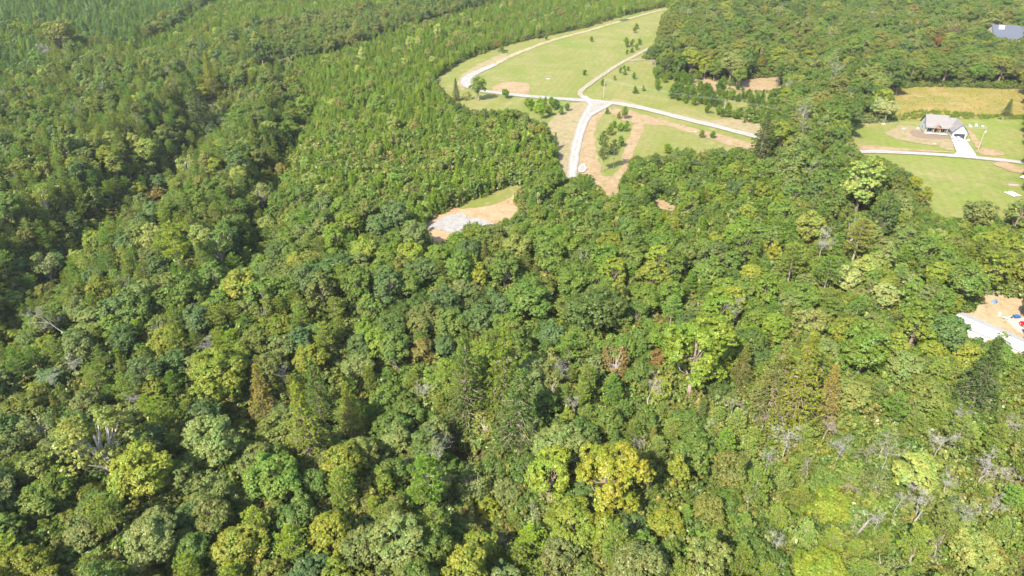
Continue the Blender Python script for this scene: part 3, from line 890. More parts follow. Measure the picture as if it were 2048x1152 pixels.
def add_tree(kind, x, y, R, tint, hs=1.0, label=None, hero=False, gap=0.66, mi=None, rot=None, k_r=1.0, name=None):
    models = MODELS[kind]
    m = random.randrange(len(models)) if mi is None else mi
    M = models[m]
    s = R / M['R']
    z = float(terrain(x, y)) - 0.06
    t = dict(kind=kind, m=m, x=x, y=y, z=z, s=s, hs=hs, rot=random.uniform(0, 6.283) if rot is None else rot, tint=tint, rgb=shade(tint), label=label, hero=hero, R=R, H=M['H'] * s * hs, zc=M['zc'] * s * hs, name=name)
    trees.append(t)
    put(x, y, R * k_r, gap)
    return t

def base_for(px, py, zoff):
    z = 0.0
    for _ in range(14):
        x, y = flat(px, py, z + zoff)
        z = 0.5 * z + 0.5 * float(terrain(x, y))
    return flat(px, py, z + zoff)

def pxm(px, py, zoff=8):
    x, y = base_for(px, py, zoff)
    return FPX / proj(x, y, float(terrain(x, y)) + zoff)[2]

def hero(kind, cx, cy, w, tint, hs=1.0, label=None, mi=None):
    R = {'conic': 1.4, 'pine': 0.92, 'shrub': 0.9}.get(kind, 0.8) * w / 2 / pxm(cx, cy)
    M = MODELS[kind][(mi or 0) % len(MODELS[kind])]
    zc = M['zc'] * R / M['R'] * hs
    x, y = base_for(cx, cy, zc)
    t = add_tree(kind, x, y, R, tint, hs, label, True, 0.6, mi)
    if kind in ('pine', 'conic'):
        t['rgb'] = t['rgb'] * (np.array([1.12, 1.25, 1.0]) if kind == 'pine' else 0.92)
    q = FPX / proj(x, y, t['z'] + t['zc'])[2]
    protect(cx, cy - 0.1 * (t['H'] - t['zc']) * q, R * q * 0.8, max(R * 0.75, (t['H'] - t['zc']) * 0.85) * q * 0.9, proj(x, y, t['z'])[2])
    return t

def ground_tree(kind, bx, by, w, tint, hs=1.0, label=None, mi=None, gap=0.3):
    """base of the trunk given in pixels"""
    x, y, z = ground_at(bx, by)
    R = w / 2 / (FPX / proj(x, y, z)[2])
    return add_tree(kind, x, y, R, tint, hs, label, True, gap, mi)

HB = [  # broadleaf and evergreen trees that stand out, by the centre of the crown
    ('broad', 1220, 950, 140, 'golden yellow', 1.0, 'big golden yellow broadleaf tree with the widest bright crown of the foreground', 2),
    ('broad', 1394, 700, 135, 'lime green', 1.0, 'tall yellow green broadleaf tree standing out beside the bleached bush', 2),
    ('column', 1356, 945, 62, 'golden yellow', 1.0, 'narrow golden column of a tree right of the big golden crown'),
    ('broad', 1332, 1050, 90, 'golden yellow', .8, 'rounded orange yellow broadleaf tree near the bottom middle edge'),
    ('broad', 1100, 955, 105, 'yellow green', 1.0, None), ('broad', 1120, 890, 115, 'grey green', .9, None),
    ('sparse', 1232, 718, 66, 'orange', 1.1, 'thin orange leaved tree with a visible pale trunk'),
    ('broad', 1314, 722, 42, 'rusty red', .8, 'small rusty red tree between the orange and the yellow green tree'),
    ('broad', 435, 741, 130, 'yellow green', .85, None), ('broad', 247, 673, 68, 'blue green', 1.0, None), ('broad', 350, 721, 62, 'blue green', 1.0, None),
    ('conic', 520, 786, 54, 'tan', 1.0, 'tan conical evergreen in the lower left woods'), ('conic', 635, 790, 66, 'mid green', 1.0, None), ('conic', 610, 850, 74, 'yellow green', 1.0, None), ('conic', 702, 828, 60, 'yellow green', 1.0, None),
    ('conic', 930, 765, 82, 'mid green', 1.1, 'tall dense conical evergreen above the dark creek hollow'), ('conic', 1008, 742, 84, 'bright green', .9, 'bright green conical evergreen right of the tallest one'), ('conic', 1038, 822, 100, 'deep green', .75, None),
    ('sparse', 970, 850, 66, 'pale green', .9, 'thin pale tree with visible limbs just above the creek hollow'),
    ('broad', 845, 705, 58, 'brown olive', 1.0, None), ('broad', 890, 690, 56, 'blue green', 1.0, None), ('broad', 675, 752, 42, 'golden yellow', .9, None), ('broad', 485, 861, 46, 'yellow green', .9, None), ('broad', 530, 870, 46, 'lime green', .9, None),
    ('sparse', 190, 875, 165, 'olive green', .8, 'spreading yellow olive tree with white forked limbs'), ('sparse', 72, 850, 80, 'grey green', .9, None),
    ('broad', 285, 950, 130, 'yellow green', .9, None), ('broad', 430, 890, 115, 'grey green', .85, None), ('broad', 545, 948, 130, 'mid green', .85, None), ('broad', 365, 968, 84, 'grey green', .9, None),
    ('pine', 320, 820, 84, 'yellow green', 1.1, None), ('pine', 215, 1015, 110, 'olive green', 1.0, None), ('pine', 580, 1078, 95, 'yellow green', 1.0, None),
    ('broad', 660, 1068, 105, 'golden yellow', .9, 'golden broadleaf tree near the bottom left of centre'), ('broad', 50, 1135, 120, 'golden yellow', .9, 'golden broadleaf tree in the bottom left corner'),
    ('broad', 310, 1082, 130, 'grey green', .9, None), ('broad', 480, 1088, 120, 'yellow green', .9, None), ('column', 768, 965, 54, 'lime green', .9, None), ('pine', 855, 965, 120, 'mid green', .9, None),
    ('sparse', 950, 968, 86, 'grey green', .9, None), ('broad', 975, 1022, 58, 'golden yellow', .8, None), ('broad', 792, 880, 74, 'pale green', 1.0, None), ('broad', 90, 990, 110, 'mid green', .9, None), ('broad', 175, 1060, 100, 'grey green', .9, None),
    ('conic', 1604, 768, 90, 'yellow green', .95, 'dense yellow green cone among the scrubby pines'), ('conic', 1549, 765, 78, 'olive green', .95, None), ('conic', 1659, 795, 62, 'tan', .95, None), ('conic', 1484, 738, 48, 'olive green', .95, None),
    ('broad', 1474, 764, 36, 'golden yellow', .8, None), ('broad', 1830, 948, 105, 'pale green', .8, None), ('broad', 1640, 1128, 110, 'lime green', .75, 'lime green broadleaf tree at the bottom right of centre'),
    ('broad', 1660, 1012, 95, 'lime green', .8, None), ('shrub', 1850, 902, 40, 'lime green', 1.0, None), ('shrub', 1842, 878, 30, 'rusty red', 1.0, 'small rusty red shrub among the grey snags'), ('conic', 1970, 752, 76, 'deep green', .9, None),
    ('broad', 1855, 782, 92, 'olive green', .9, None), ('broad', 1730, 702, 105, 'mid green', .9, None), ('broad', 1950, 1100, 120, 'pale green', .8, None), ('shrub', 2020, 1120, 60, 'brown olive', 1.0, None),
    ('column', 1549, 505, 36, 'golden yellow', .9, 'narrow bright yellow tree above the right woods'), ('broad', 1725, 378, 78, 'pale green', 1.0, 'large pale yellow grey broadleaf tree left of the lower lawn'),
    ('broad', 1759, 208, 44, 'silvery green', .9, None), ('broad', 1778, 214, 42, 'silvery green', .9, 'silvery leaved tree at the left end of the golden field'), ('sparse', 1614, 212, 44, 'grey green', 1.1, None),
    ('broad', 1876, 82, 28, 'rusty red', .8, 'reddish tree in the far oak wood left of the grey roof'), ('broad', 1524, 124, 26, 'golden yellow', .8, None), ('conic', 1527, 276, 46, 'deep green', .85, 'dark evergreen where the white road goes behind the trees'),
    ('broad', 1830, 366, 32, 'golden yellow', .8, 'small golden tree on the left edge of the lower lawn'), ('broad', 1850, 395, 34, 'yellow green', .9, None), ('broad', 1962, 425, 66, 'grey green', .9, None), ('broad', 2040, 430, 60, 'grey green', .9, None),
    ('broad', 1690, 560, 62, 'silvery green', .9, None), ('broad', 1770, 592, 54, 'silvery green', .9, None), ('broad', 1820, 560, 40, 'silvery green', .9, None),
    ('broad', 310, 390, 50, 'orange', .8, 'dull orange brown tree in the left pine woods'), ('broad', 522, 104, 46, 'deep green', .9, 'dark round tree at the left tip of the plantation'), ('broad', 215, 312, 46, 'golden yellow', .9, None), ('broad', 230, 336, 44, 'pale green', .9, None),
    ('broad', 430, 332, 36, 'yellow green', .9, None), ('broad', 535, 354, 30, 'golden yellow', .9, None), ('conic', 390, 200, 44, 'deep green', 1.0, None), ('conic', 425, 174, 32, 'yellow green', 1.0, None), ('broad', 412, 214, 28, 'golden yellow', .9, None),
    ('broad', 120, 64, 56, 'olive green', .9, None), ('broad', 290, 300, 56, 'pale green', .9, None), ('sparse', 90, 528, 60, 'grey green', .9, None), ('pine', 345, 478, 92, 'yellow green', .9, None), ('broad', 755, 448, 62, 'blue green', .9, None),
    ('broad', 1900, 665, 78, 'blue green', 1.15, 'blue green tree overlapping the left end of the white roof'), ('broad', 2000, 705, 66, 'mid green', .9, 'green tree in front of the white roof'), ('broad', 1865, 690, 60, 'yellow green', .9, None),
    ('broad', 1940, 560, 90, 'mid green', .9, None), ('broad', 1990, 545, 70, 'yellow green', .9, None), ('broad', 1835, 620, 46, 'olive green', .8, None),
    ('broad', 1010, 545, 70, 'mid green', .9, None), ('broad', 1060, 590, 110, 'mid green', .8, None), ('broad', 960, 640, 80, 'blue green', .8, None), ('broad', 1190, 620, 130, 'deep green', .8, None), ('pine', 1140, 690, 80, 'mid green', .9, None),
    ('pine', 1585, 520, 80, 'olive green', .9, None), ('pine', 1660, 535, 84, 'mid green', .9, None), ('pine', 1720, 470, 80, 'brown olive', .9, None), ('broad', 1620, 455, 66, 'pale green', .9, None),
]
for k in HB:
    hero(*k)

# trees that stand free in the meadow, by the foot of the trunk
MEADOW = [(1183, 84, 8, 1.0), (1273, 58, 9, 1), (1269, 66, 9, 1), (1168, 151, 9, 1), (1253, 95, 12, 1.1), (1263, 93, 9, 1), (1272, 100, 9, 1), (1279, 90, 9, 1), (1263, 105, 8, .9), (1253, 109, 6, 1.1), (1240, 146, 8, 1), (1248, 140, 7, 1), (1256, 142, 7, 1),
    (1249, 150, 8, 1), (1229, 161, 6, 1.2), (1267, 159, 9, 1), (1309, 153, 11, 1.3), (1204, 172, 9, 1), (1271, 187, 12, 1), (1287, 182, 7, 1.2), (1238, 43, 14, 1.5), (1075, 78, 9, 1.5), (1092, 81, 7, 1.1), (1004, 107, 9, 1.2), (1012, 197, 17, .9),
    (1133, 222, 13, .9), (1214, 228, 9, 1), (1248, 238, 15, 1.1), (1237, 237, 9, 1), (1227, 256, 12, 1), (1238, 263, 13, 1), (1250, 262, 13, 1), (1254, 252, 8, 1.1), (1219, 270, 15, 1.1), (1241, 294, 16, 1.0), (1402, 276, 12, .9), (1424, 277, 12, .9),
    (1335, 308, 18, .9), (1350, 312, 14, .9), (1054, 214, 14, 1), (1062, 222, 17, 1), (1076, 226, 20, 1), (1088, 217, 15, 1), (1098, 232, 17, 1), (1108, 220, 16, .9), (1115, 216, 13, .9), (1103, 212, 14, 1), (1082, 238, 18, 1.2), (1122, 230, 12, 1)]
for (bx, by, w, hs) in MEADOW:
    mt = ground_tree('sapling', bx, by, w * 1.35, random.choice(['mid green', 'bright green', 'mid green', 'olive green']), hs * random.uniform(.75, 1.0))
    mt['rgb'] = mt['rgb'] * 1.35
ground_tree('conic', 913, 202, 21, 'deep green', 1.05, 'tall dark cedar at the left end of the grey track')
ground_tree('shrub', 932, 200, 20, 'brown olive', 1.1, 'greyish brown shrub between the dark cedar and the round tree')
ground_tree('broad', 957, 201, 30, 'mid green', .75, 'round dark green tree standing alone beside the grey track')
ground_tree('conic', 1110, 300, 22, 'blue green', .8, 'blue green young evergreen on the left side of the south road')
ground_tree('pine', 1205, 318, 34, 'mid green', 1.0, 'tall pine at the upper end of the roadside clump')
ground_tree('pine', 1226, 338, 36, 'deep green', 1.0, 'tall dark pine on the right of the roadside clump')
ground_tree('pine', 1206, 344, 32, 'mid green', 1.05, 'tall pine with a bare grey trunk at the foot of the roadside clump')
ground_tree('conic', 2011, 232, 24, 'deep green', .7, 'dark pointed evergreen at the lower edge of the golden field')
ground_tree('shrub', 1968, 235, 12, 'mid green', .8, 'small round bush at the edge of the golden field')
ground_tree('broad', 996, 104, 18, 'brown olive', .8, 'brownish tree at the forest edge beside the earth track')

# ------------------------------------------------------------------ dead trees and fallen logs
def dead(cx, cy, w, mi, label, hs=1.0, tiltx=0.0, tilty=0.0, cat='dead tree', name='dead_tree'):
    me, H = DEAD[mi]
    co = np.array([v.co[:] for v in me.vertices])
    rad = np.percentile(np.hypot(co[:, 0], co[:, 1]), 93)
    zc = co[:, 2].mean()
    s = (1.2 * w / 2 / pxm(cx, cy)) / rad
    off = BURY.get((cx, cy), 7.0 if w > 22 else 4.0)
    x, y = base_for(cx, cy, zc * s * hs + off)
    o = link(name, me, None, (x, y, float(terrain(x, y)) + off - 0.4))
    o.scale = (s, s, s * hs)
    o.rotation_euler = (tiltx, tilty, random.uniform(0, 6.28))
    put(x, y, w * 0.33 / pxm(cx, cy), 0.6)
    protect(cx, cy, w * 0.5, w * 0.5, proj(x, y, o.location.z)[2])
    # the bare stem goes on down to the ground
    mb = MB()
    mb.tube([(0, 0, -(off + 0.6) / (s * hs)), (0.05, 0.03, -off * 0.5 / (s * hs)), (0, 0, 0.3)], [0.17, 0.14, 0.11], 6)
    mb.build('trunk', M_DEADWOOD, o)
    tag(o, label, cat, 'bare dead trees in the woods')
BURY = {}
for i, k in enumerate([
    (112, 622, 64, 0, 'large bleached leaning snag at the left edge ravine', .9, 0.0, -0.5), (140, 722, 34, 2, 'grey twiggy dead crown left of the tan cone woods'), (100, 748, 34, 3, 'white dead branches at the far lower left'),
    (415, 682, 36, 2, 'grey twiggy dead crown above the domed olive yellow tree'), (795, 722, 34, 1, 'pair of thin grey bare stems left of the tall conifer'), (878, 893, 44, 4, 'white branched snag just left of the dark creek hollow', 1.2),
    (846, 775, 40, 3, 'white dead limbs beside the base of the tallest conical evergreen'), (1300, 768, 62, 5, 'bleached bush like dead tree with many upright twigs', 1.0), (1122, 730, 32, 4, 'thin white snag left of the thin orange tree', 1.3),
    (1099, 598, 34, 1, 'bare grey stems among the dark centre broadleaf trees'), (1474, 610, 40, 2, 'grey dead conifer above the right scrub', 1.3), (1414, 842, 26, 1, 'thin white upright snag in the scrub', 1.4), (1469, 797, 36, 5, 'grey dead twigs below the small golden tree'),
    (1579, 865, 58, 3, 'white tangled snag, largest of the scrub pines'), (1655, 850, 46, 5, 'grey feathery dead crown right of the white tangled snag'), (1684, 888, 46, 3, 'low white dead branches in the scrub'), (1782, 892, 46, 4, 'white dead limbs in the middle of the right scrub'),
    (1884, 878, 52, 3, 'bleached spreading dead branches beside the rusty shrub'), (1978, 922, 70, 2, 'wide grey twiggy dead bush near the right edge', .8), (1805, 985, 50, 0, 'forked white dead tree in the lower right'), (1848, 992, 52, 2, 'pale brown dead crown right of the forked white dead tree'),
    (1934, 1018, 50, 4, 'white branching snag in the lower right corner woods'), (1712, 1040, 30, 1, 'grey broken stem near the bottom right fallen log'), (1540, 905, 34, 3, 'small grey dead branches left of centre of the scrub'), (1650, 478, 44, 2, 'rusty topped grey snag above the right woods', 1.2),
    (1614, 232, 30, 0, 'tall pale bare trunk in front of the oak wood', 1.5), (1621, 330, 28, 0, 'white bare trunk in the trees left of the house road', 1.4), (1674, 128, 26, 4, 'bare pale snag in the oak wood', 1.5), (2027, 108, 12, 1, 'pale dead trunk in front of the far grey roof', 2.0),
    (90, 96, 30, 2, 'purple grey bare tree in the far left pine stand', .8), (1740, 22, 20, 1, 'thin grey bare trunk at the top of the oak wood', 2.0), (1560, 18, 18, 4, 'pale dead top in the far oak wood'), (955, 968, 56, 1, 'pale forked bare branches below the creek hollow', .9),
    (1010, 1075, 40, 5, 'grey twigs among the lowest centre trees'), (1280, 880, 30, 3, 'grey dead branches right of the big golden tree'), (560, 742, 30, 4, 'small grey snag in the lower left pine woods'), (262, 792, 32, 3, 'reddish grey dead branches under a pine at the lower left'),
    (2030, 845, 34, 3, 'pale dead branches at the right edge of the scrub'), (1995, 1000, 40, 2, 'grey brown dead bush at the lower right edge'), (1500, 1000, 36, 1, 'thin bare stems among the olive pines at bottom right'), (720, 610, 26, 1, 'small bare stem in the centre left woods'),
    (1740, 905, 40, 5, 'brown twiggy dead crown between two white snags of the scrub'), (1620, 930, 34, 5, 'small brown twiggy crown under the white tangled snag'), (1900, 960, 40, 2, 'grey twigs left of the wide twiggy dead bush'), (1700, 965, 36, 5, 'brown dead twigs above the leaning broken trunk'),
    (1460, 930, 34, 2, 'grey dead crown right of the narrow golden column'), (1760, 1030, 40, 2, 'grey twiggy crown right of the leaning broken trunk'), (2020, 950, 36, 5, 'brown twigs at the right edge below the twiggy bush'), (1560, 1080, 36, 2, 'grey dead twigs left of the bottom lime tree'),
    (1880, 1090, 40, 5, 'brown twiggy dead crown at the bottom right'), (1530, 835, 30, 5, 'small brown twiggy crown above left of the white tangled snag'), (1920, 820, 32, 2, 'small grey dead crown below the dark pointed cone'), (1150, 800, 30, 2, 'grey twiggy crown below the thin orange tree'),
    (1070, 1010, 30, 5, 'brown twigs left below the big golden tree')]):
    dead(*k)

M_LOG = plain('grey_log', (0.135, 0.118, 0.105), 0.9, 0.3, 1.5)
def log_(p0, p1, z0, z1, rad, label, mat):
    x0, y0 = base_for(p0[0], p0[1], z0); x1, y1 = base_for(p1[0], p1[1], z1)
    a = Vector((x0, y0, float(terrain(x0, y0)) + z0)); b_ = Vector((x1, y1, float(terrain(x1, y1)) + z1))
    mb = MB()
    d = b_ - a
    pts = [Vector((0, 0, 0)), d * 0.35 + Vector((0.1, 0, -0.1)), d * 0.7, d]
    mb.tube(pts, [rad, rad * .9, rad * .75, rad * .5], 7)
    o = mb.build('fallen_log', mat, None, a)
    for k in range(6):
        t = random.uniform(0.35, 0.95)
        q = MB()
        s = d * t
        e = s + Vector((random.uniform(-1, 1), random.uniform(-1, 1), random.uniform(0.2, 1.1))).normalized() * random.uniform(1.0, 2.2)
        q.tube([s, (s + e) / 2 + Vector((0, 0, .1)), e], [rad * .3, rad * .22, rad * .1], 4)
        q.build('branch', mat, o)
    tag(o, label, 'log', 'fallen and leaning trunks')
log_((1688, 1100), (1738, 1040), 1.5, 9.0, .34, 'leaning broken trunk near the bottom right of the scrub', M_LOG)
log_((1628, 1022), (1662, 984), 5.0, 9.0, .26, 'slanting brown trunk between the lime trees', M_BARK)
log_((1796, 926), (1813, 896), 4.0, 7.5, .26, 'short leaning brown trunk beside the rusty shrub', M_BARK)
log_((1829, 1042), (1846, 1020), 7.0, 9.5, .2, 'short white broken stem at the lower right', M_LOG)


# the rest of the woods
def scatter():
    n = 330000
    Y = np.sqrt(rng.uniform(40.0 ** 2, 980.0 ** 2, n))
    half = 50 + 0.98 * Y
    X = rng.uniform(-1, 1, n) * half
    Z = terrain(X, Y)
    px, py, d = proj(X, Y, Z + 11.0)
    ok = (px > -420) & (px < 2468) & (py > -105) & (py < 1300)
    X, Y, Z, px, py, d = [a[ok] for a in (X, Y, Z, px, py, d)]
    st = stand_at(px, py)
    for i in range(len(X)):
        S = STAND[st[i]]
        kind = random.choices([q[0] for q in S['sp']], [q[1] for q in S['sp']])[0]
        lo, hi = S['r']
        if kind == 'broad' and 'rb' in S:
            lo, hi = S['rb']
        R = (lo + (hi - lo) * random.random() ** 1.3) * 0.93
        if kind == 'pine': R *= 0.95
        if kind == 'conic': R *= 0.62
        if kind == 'column': R *= 0.6
        if kind == 'shrub': R *= 0.5
        gap = S['gap'] * (random.uniform(0.5, 1.3) if st[i] == 'hillpine' else random.uniform(0.92, 1.12))
        if not near_ok(X[i], Y[i], R, gap):
            continue
        m = random.randrange(len(MODELS[kind]))
        M = MODELS[kind][m]
        hs = random.uniform(0.85, 1.1) * S.get('hs', 1.0) * (1 + S.get('hv', 0) * random.uniform(-1, 1))
        if st[i] in ('young', 'bluepine'):
            hs *= 1 + 0.35 * noise.noise(Vector((X[i] * 0.035, Y[i] * 0.035, 3.0)))
        if st[i] == 'hillpine' and noise.noise(Vector((X[i] * 0.06, Y[i] * 0.06, 9.0))) < -0.12:
            continue
        if kind in ('broad', 'sparse') and R > 4.4:
            hs *= 0.86
        if kind == 'broad' and R < 2.6:
            hs *= 0.9
        for f in (1.0, 0.78, 0.6, 0.45):
            r_ = R * f
            s = r_ / M['R']
            H, zc = M['H'] * s * hs, M['zc'] * s * hs
            ov = 1.15 if kind in ('young', 'pine', 'sapling', 'shrub') else 1.0
            qx = ov * np.array([0, 0.7, -0.7, 1.2, -1.2, 0, 0.95, -0.95, 0]) * r_
            qz = np.array([H * 1.03, .9 * H, .9 * H, zc, zc, zc, .42 * H, .42 * H, 0.0])
            vx = Y[i] / math.hypot(X[i], Y[i]); vy = -X[i] / math.hypot(X[i], Y[i])
            ax, ay, _ = proj(X[i] + qx * vx, Y[i] + qx * vy, Z[i] + qz)
            pi = np.clip((ay / 2).astype(int), 0, MH - 1); pj = np.clip((ax / 2).astype(int), 0, MW - 1)
            if np.any(PROT[pi, pj] > d[i] + 3.0):
                continue
            inside = (ax > 0) & (ax < 2048) & (ay > 0) & (ay < 1152)
            if not np.any(is_open(ax, ay) & inside):
                break
        else:
            continue
        if st[i] == 'hillpine': pass
        tn = pick_tint(S['tb'] if (kind in ('broad', 'sparse', 'column', 'shrub') and 'tb' in S) else S['tint'])
        tt = add_tree(kind, X[i], Y[i], r_, tn, hs, None, False, gap, m)
        tt['rgb'] = tt['rgb'] * S.get('br', 1.0) * (np.array([1.12, 1.27, 1.0]) if kind == 'pine' else 1.0)
# young pines on the hill may stand in the meadow outline: no silhouette test is needed there
OPEN &= ~inpoly(gx, gy, REG[0][0]) | inpoly(gx, gy, V_PATHS[3])
scatter()
print('trees', len(trees))

# ------------------------------------------------------------------ how much of each tree the picture shows
SC = 0.25
vw, vh = int(2048 * SC), int(1152 * SC)
owner = np.full((vh, vw), -1, dtype=np.int32)
T_px = np.zeros((len(trees), 4))
for i, t in enumerate(trees):
    a, b_, d = proj(t['x'], t['y'], t['z'] + t['zc'])
    hx = t['R'] * FPX / d
    top = proj(t['x'], t['y'], t['z'] + t['H'])[1]
    T_px[i] = (a, b_, hx, d)
    t['px'], t['py'], t['w'] = a, b_, 2 * hx
    t['hh'] = max(hx * 0.6, (b_ - top))
for i in np.argsort(-T_px[:, 3]):
    a, b_, hx, d = T_px[i]
    hh = trees[i]['hh']
    x0, x1 = int((a - hx) * SC), int((a + hx) * SC) + 1
    y0, y1 = int((b_ - hh) * SC), int((b_ + hh) * SC) + 1
    x0, x1, y0, y1 = max(0, x0), min(vw, x1), max(0, y0), min(vh, y1)
    if x1 <= x0 or y1 <= y0:
        continue
    yy, xx = np.mgrid[y0:y1, x0:x1]
    k = ((xx + .5 - a * SC) / (hx * SC)) ** 2 + ((yy + .5 - b_ * SC) / (hh * SC)) ** 2 < 0.9
    owner[y0:y1, x0:x1][k] = i
cnt = np.bincount(owner[owner >= 0], minlength=len(trees))

THING = {'broad': 'broadleaf_tree', 'sparse': 'broadleaf_tree', 'column': 'broadleaf_tree', 'pine': 'pine_tree', 'young': 'young_pine', 'sapling': 'pine_sapling', 'conic': 'conical_evergreen', 'shrub': 'shrub'}
LIMIT = {'broadleaf_tree': 300, 'pine_tree': 300, 'young_pine': 300, 'pine_sapling': 300, 'conical_evergreen': 300, 'shrub': 300}
GROUPS = {'broadleaf_tree': 'broadleaf trees of the woods', 'pine_tree': 'pine trees of the woods', 'young_pine': 'young pines of the dense plantation', 'pine_sapling': 'small pines around the meadow', 'conical_evergreen': 'conical evergreens in the woods', 'shrub': 'shrubs between the trees'}
WORD = {'broadleaf_tree': 'broadleaf tree', 'pine_tree': 'pine', 'young_pine': 'slender young pine', 'pine_sapling': 'small pine', 'conical_evergreen': 'conical evergreen', 'shrub': 'shrub'}
chosen = set()
for nm, lim in LIMIT.items():
    ids = [i for i, t in enumerate(trees) if THING[t['kind']] == nm]
    ids.sort(key=lambda i: (-trees[i]['hero'], -cnt[i]))
    for i in ids[:lim]:
        if trees[i]['hero'] or cnt[i] >= 9:
            chosen.add(i)

LANDMARKS = [(1145, 345, 'white road end'), (930, 440, 'gravel pad'), (1970, 650, 'long white roof'), (1890, 250, 'pale green house'), (1220, 950, 'big golden tree'), (938, 905, 'dark creek hollow'), (1300, 765, 'bleached bush'),
    (1394, 700, 'tallest yellow tree'), (112, 625, 'large bleached snag'), (1950, 390, 'lower lawn'), (1900, 200, 'golden field'), (1232, 718, 'thin orange tree'), (1332, 1050, 'orange yellow tree'), (930, 765, 'tallest evergreen'),
    (1580, 865, 'white tangled snag'), (1978, 925, 'grey twiggy bush'), (310, 390, 'orange brown tree'), (522, 104, 'dark round tree'), (90, 95, 'purple grey tree'), (1650, 468, 'rusty topped snag'), (1549, 505, 'narrow yellow tree'), (190, 875, 'white limbed tree'),
    (50, 1135, 'corner golden tree'), (660, 1068, 'lower golden tree'), (1640, 1128, 'bottom lime tree'), (1725, 378, 'pale yellow tree'), (1480, 606, 'grey dead conifer'), (1180, 205, 'road fork'), (1207, 180, 'fork utility pole'),
    (1447, 215, 'east utility pole'), (1513, 165, 'tan bare slope'), (1025, 178, 'bare meadow patch'), (2010, 65, 'grey roof'), (520, 786, 'tan evergreen'), (1660, 800, 'right tan cone'), (1100, 75, 'upper earth track'), (435, 741, 'domed olive tree'),
    (1674, 128, 'oak wood snag'), (1330, 408, 'small bare opening'), (700, 230, 'plantation middle'), (200, 20, 'far pine stand'), (720, 420, 'lower plantation edge')]
ORD = ['nearest', 'second nearest', 'third nearest', 'fourth nearest', 'fifth nearest', 'sixth nearest', 'seventh nearest', 'eighth nearest', 'ninth nearest', 'tenth nearest', 'eleventh nearest', 'twelfth nearest', 'thirteenth nearest',
    'fourteenth nearest', 'fifteenth nearest', 'sixteenth nearest', 'seventeenth nearest', 'eighteenth nearest', 'nineteenth nearest', 'twentieth nearest']
DIRS = ['right of', 'upper right of', 'above', 'upper left of', 'left of', 'lower left of', 'below', 'lower right of']
buckets = {}
for i in sorted(chosen):
    t = trees[i]
    if t['label']:
        continue
    best = min(LANDMARKS, key=lambda l: math.hypot(t['px'] - l[0], (t['py'] - l[1]) * 1.3) if math.hypot(t['px'] - l[0], t['py'] - l[1]) > 12 else 1e9)
    dx, dy = t['px'] - best[0], -(t['py'] - best[1])
    sec = DIRS[int(round(math.atan2(dy, dx) / (math.pi / 4))) % 8]
    word = WORD[THING[t['kind']]]
    if t['kind'] == 'column': word = 'narrow broadleaf tree'
    if t['kind'] == 'sparse': word = 'thin leaved tree'
    buckets.setdefault((t['tint'], word, sec, best[2]), []).append((math.hypot(dx, dy), i))
for (tn, word, sec, lm), L in buckets.items():
    L.sort()
    for k, (_, i) in enumerate(L):
        o = ORD[k] if k < len(ORD) else None
        lm2 = lm
        trees[i]['label'] = f'{tn} {word} {sec} the {lm}' + ('' if len(L) == 1 else (f', {o} to it' if o else ', farther out'))

# ------------------------------------------------------------------ single trees
for i in sorted(chosen):
    t = trees[i]
    M = MODELS[t['kind']][t['m']]
    nm = THING[t['kind']]
    sc = (t['s'], t['s'], t['s'] * t['hs'])
    rgb = [float(v) for v in t['rgb']]
    if t['w'] > 34 or t['hero']:
        root = empty(nm, (t['x'], t['y'], t['z']), t['rot'])
        root.scale = sc
        tr = link('trunk', M['trunk'], root)
        cr = link('crown', M['crown'], root)
        cr['tint'] = rgb
    else:
        root = link(nm, M['joined'], None, (t['x'], t['y'], t['z']))
        root.rotation_euler = (0, 0, t['rot'])
        root.scale = sc
        root['tint'] = rgb
    cat = 'pine' if 'pine' in nm else ('shrub' if nm == 'shrub' else ('evergreen' if nm == 'conical_evergreen' else 'tree'))
    tag(root, t['label'], cat, GROUPS[nm])

# ------------------------------------------------------------------ the mass of the woods: one object per kind of wood
models_col = bpy.data.collections.new('tree_models')
MODEL_INDEX = {}
for kind in MODELS:
    for m, M in enumerate(MODELS[kind]):
        o = bpy.data.objects.new('tree_model.%03d' % len(MODEL_INDEX), M['joined'])
        models_col.objects.link(o)
        MODEL_INDEX[(kind, m)] = len(MODEL_INDEX)

ng = bpy.data.node_groups.new('stand_of_trees', 'GeometryNodeTree')
ng.interface.new_socket('Geometry', in_out='INPUT', socket_type='NodeSocketGeometry')
ng.interface.new_socket('Geometry', in_out='OUTPUT', socket_type='NodeSocketGeometry')
gi = ng.nodes.new('NodeGroupInput'); go = ng.nodes.new('NodeGroupOutput')
ci = ng.nodes.new('GeometryNodeCollectionInfo')
ci.inputs['Collection'].default_value = models_col
ci.inputs['Separate Children'].default_value = True
ci.inputs['Reset Children'].default_value = True
iop = ng.nodes.new('GeometryNodeInstanceOnPoints')
iop.inputs['Pick Instance'].default_value = True
def named(nm, dt):
    n = ng.nodes.new('GeometryNodeInputNamedAttribute')
    n.data_type = dt
    n.inputs['Name'].default_value = nm
    return n.outputs[0]
ng.links.new(gi.outputs[0], iop.inputs['Points'])
ng.links.new(ci.outputs[0], iop.inputs['Instance'])
ng.links.new(named('model', 'INT'), iop.inputs['Instance Index'])
ng.links.new(named('turn', 'FLOAT_VECTOR'), iop.inputs['Rotation'])
ng.links.new(named('size', 'FLOAT_VECTOR'), iop.inputs['Scale'])
ng.links.new(iop.outputs[0], go.inputs[0])

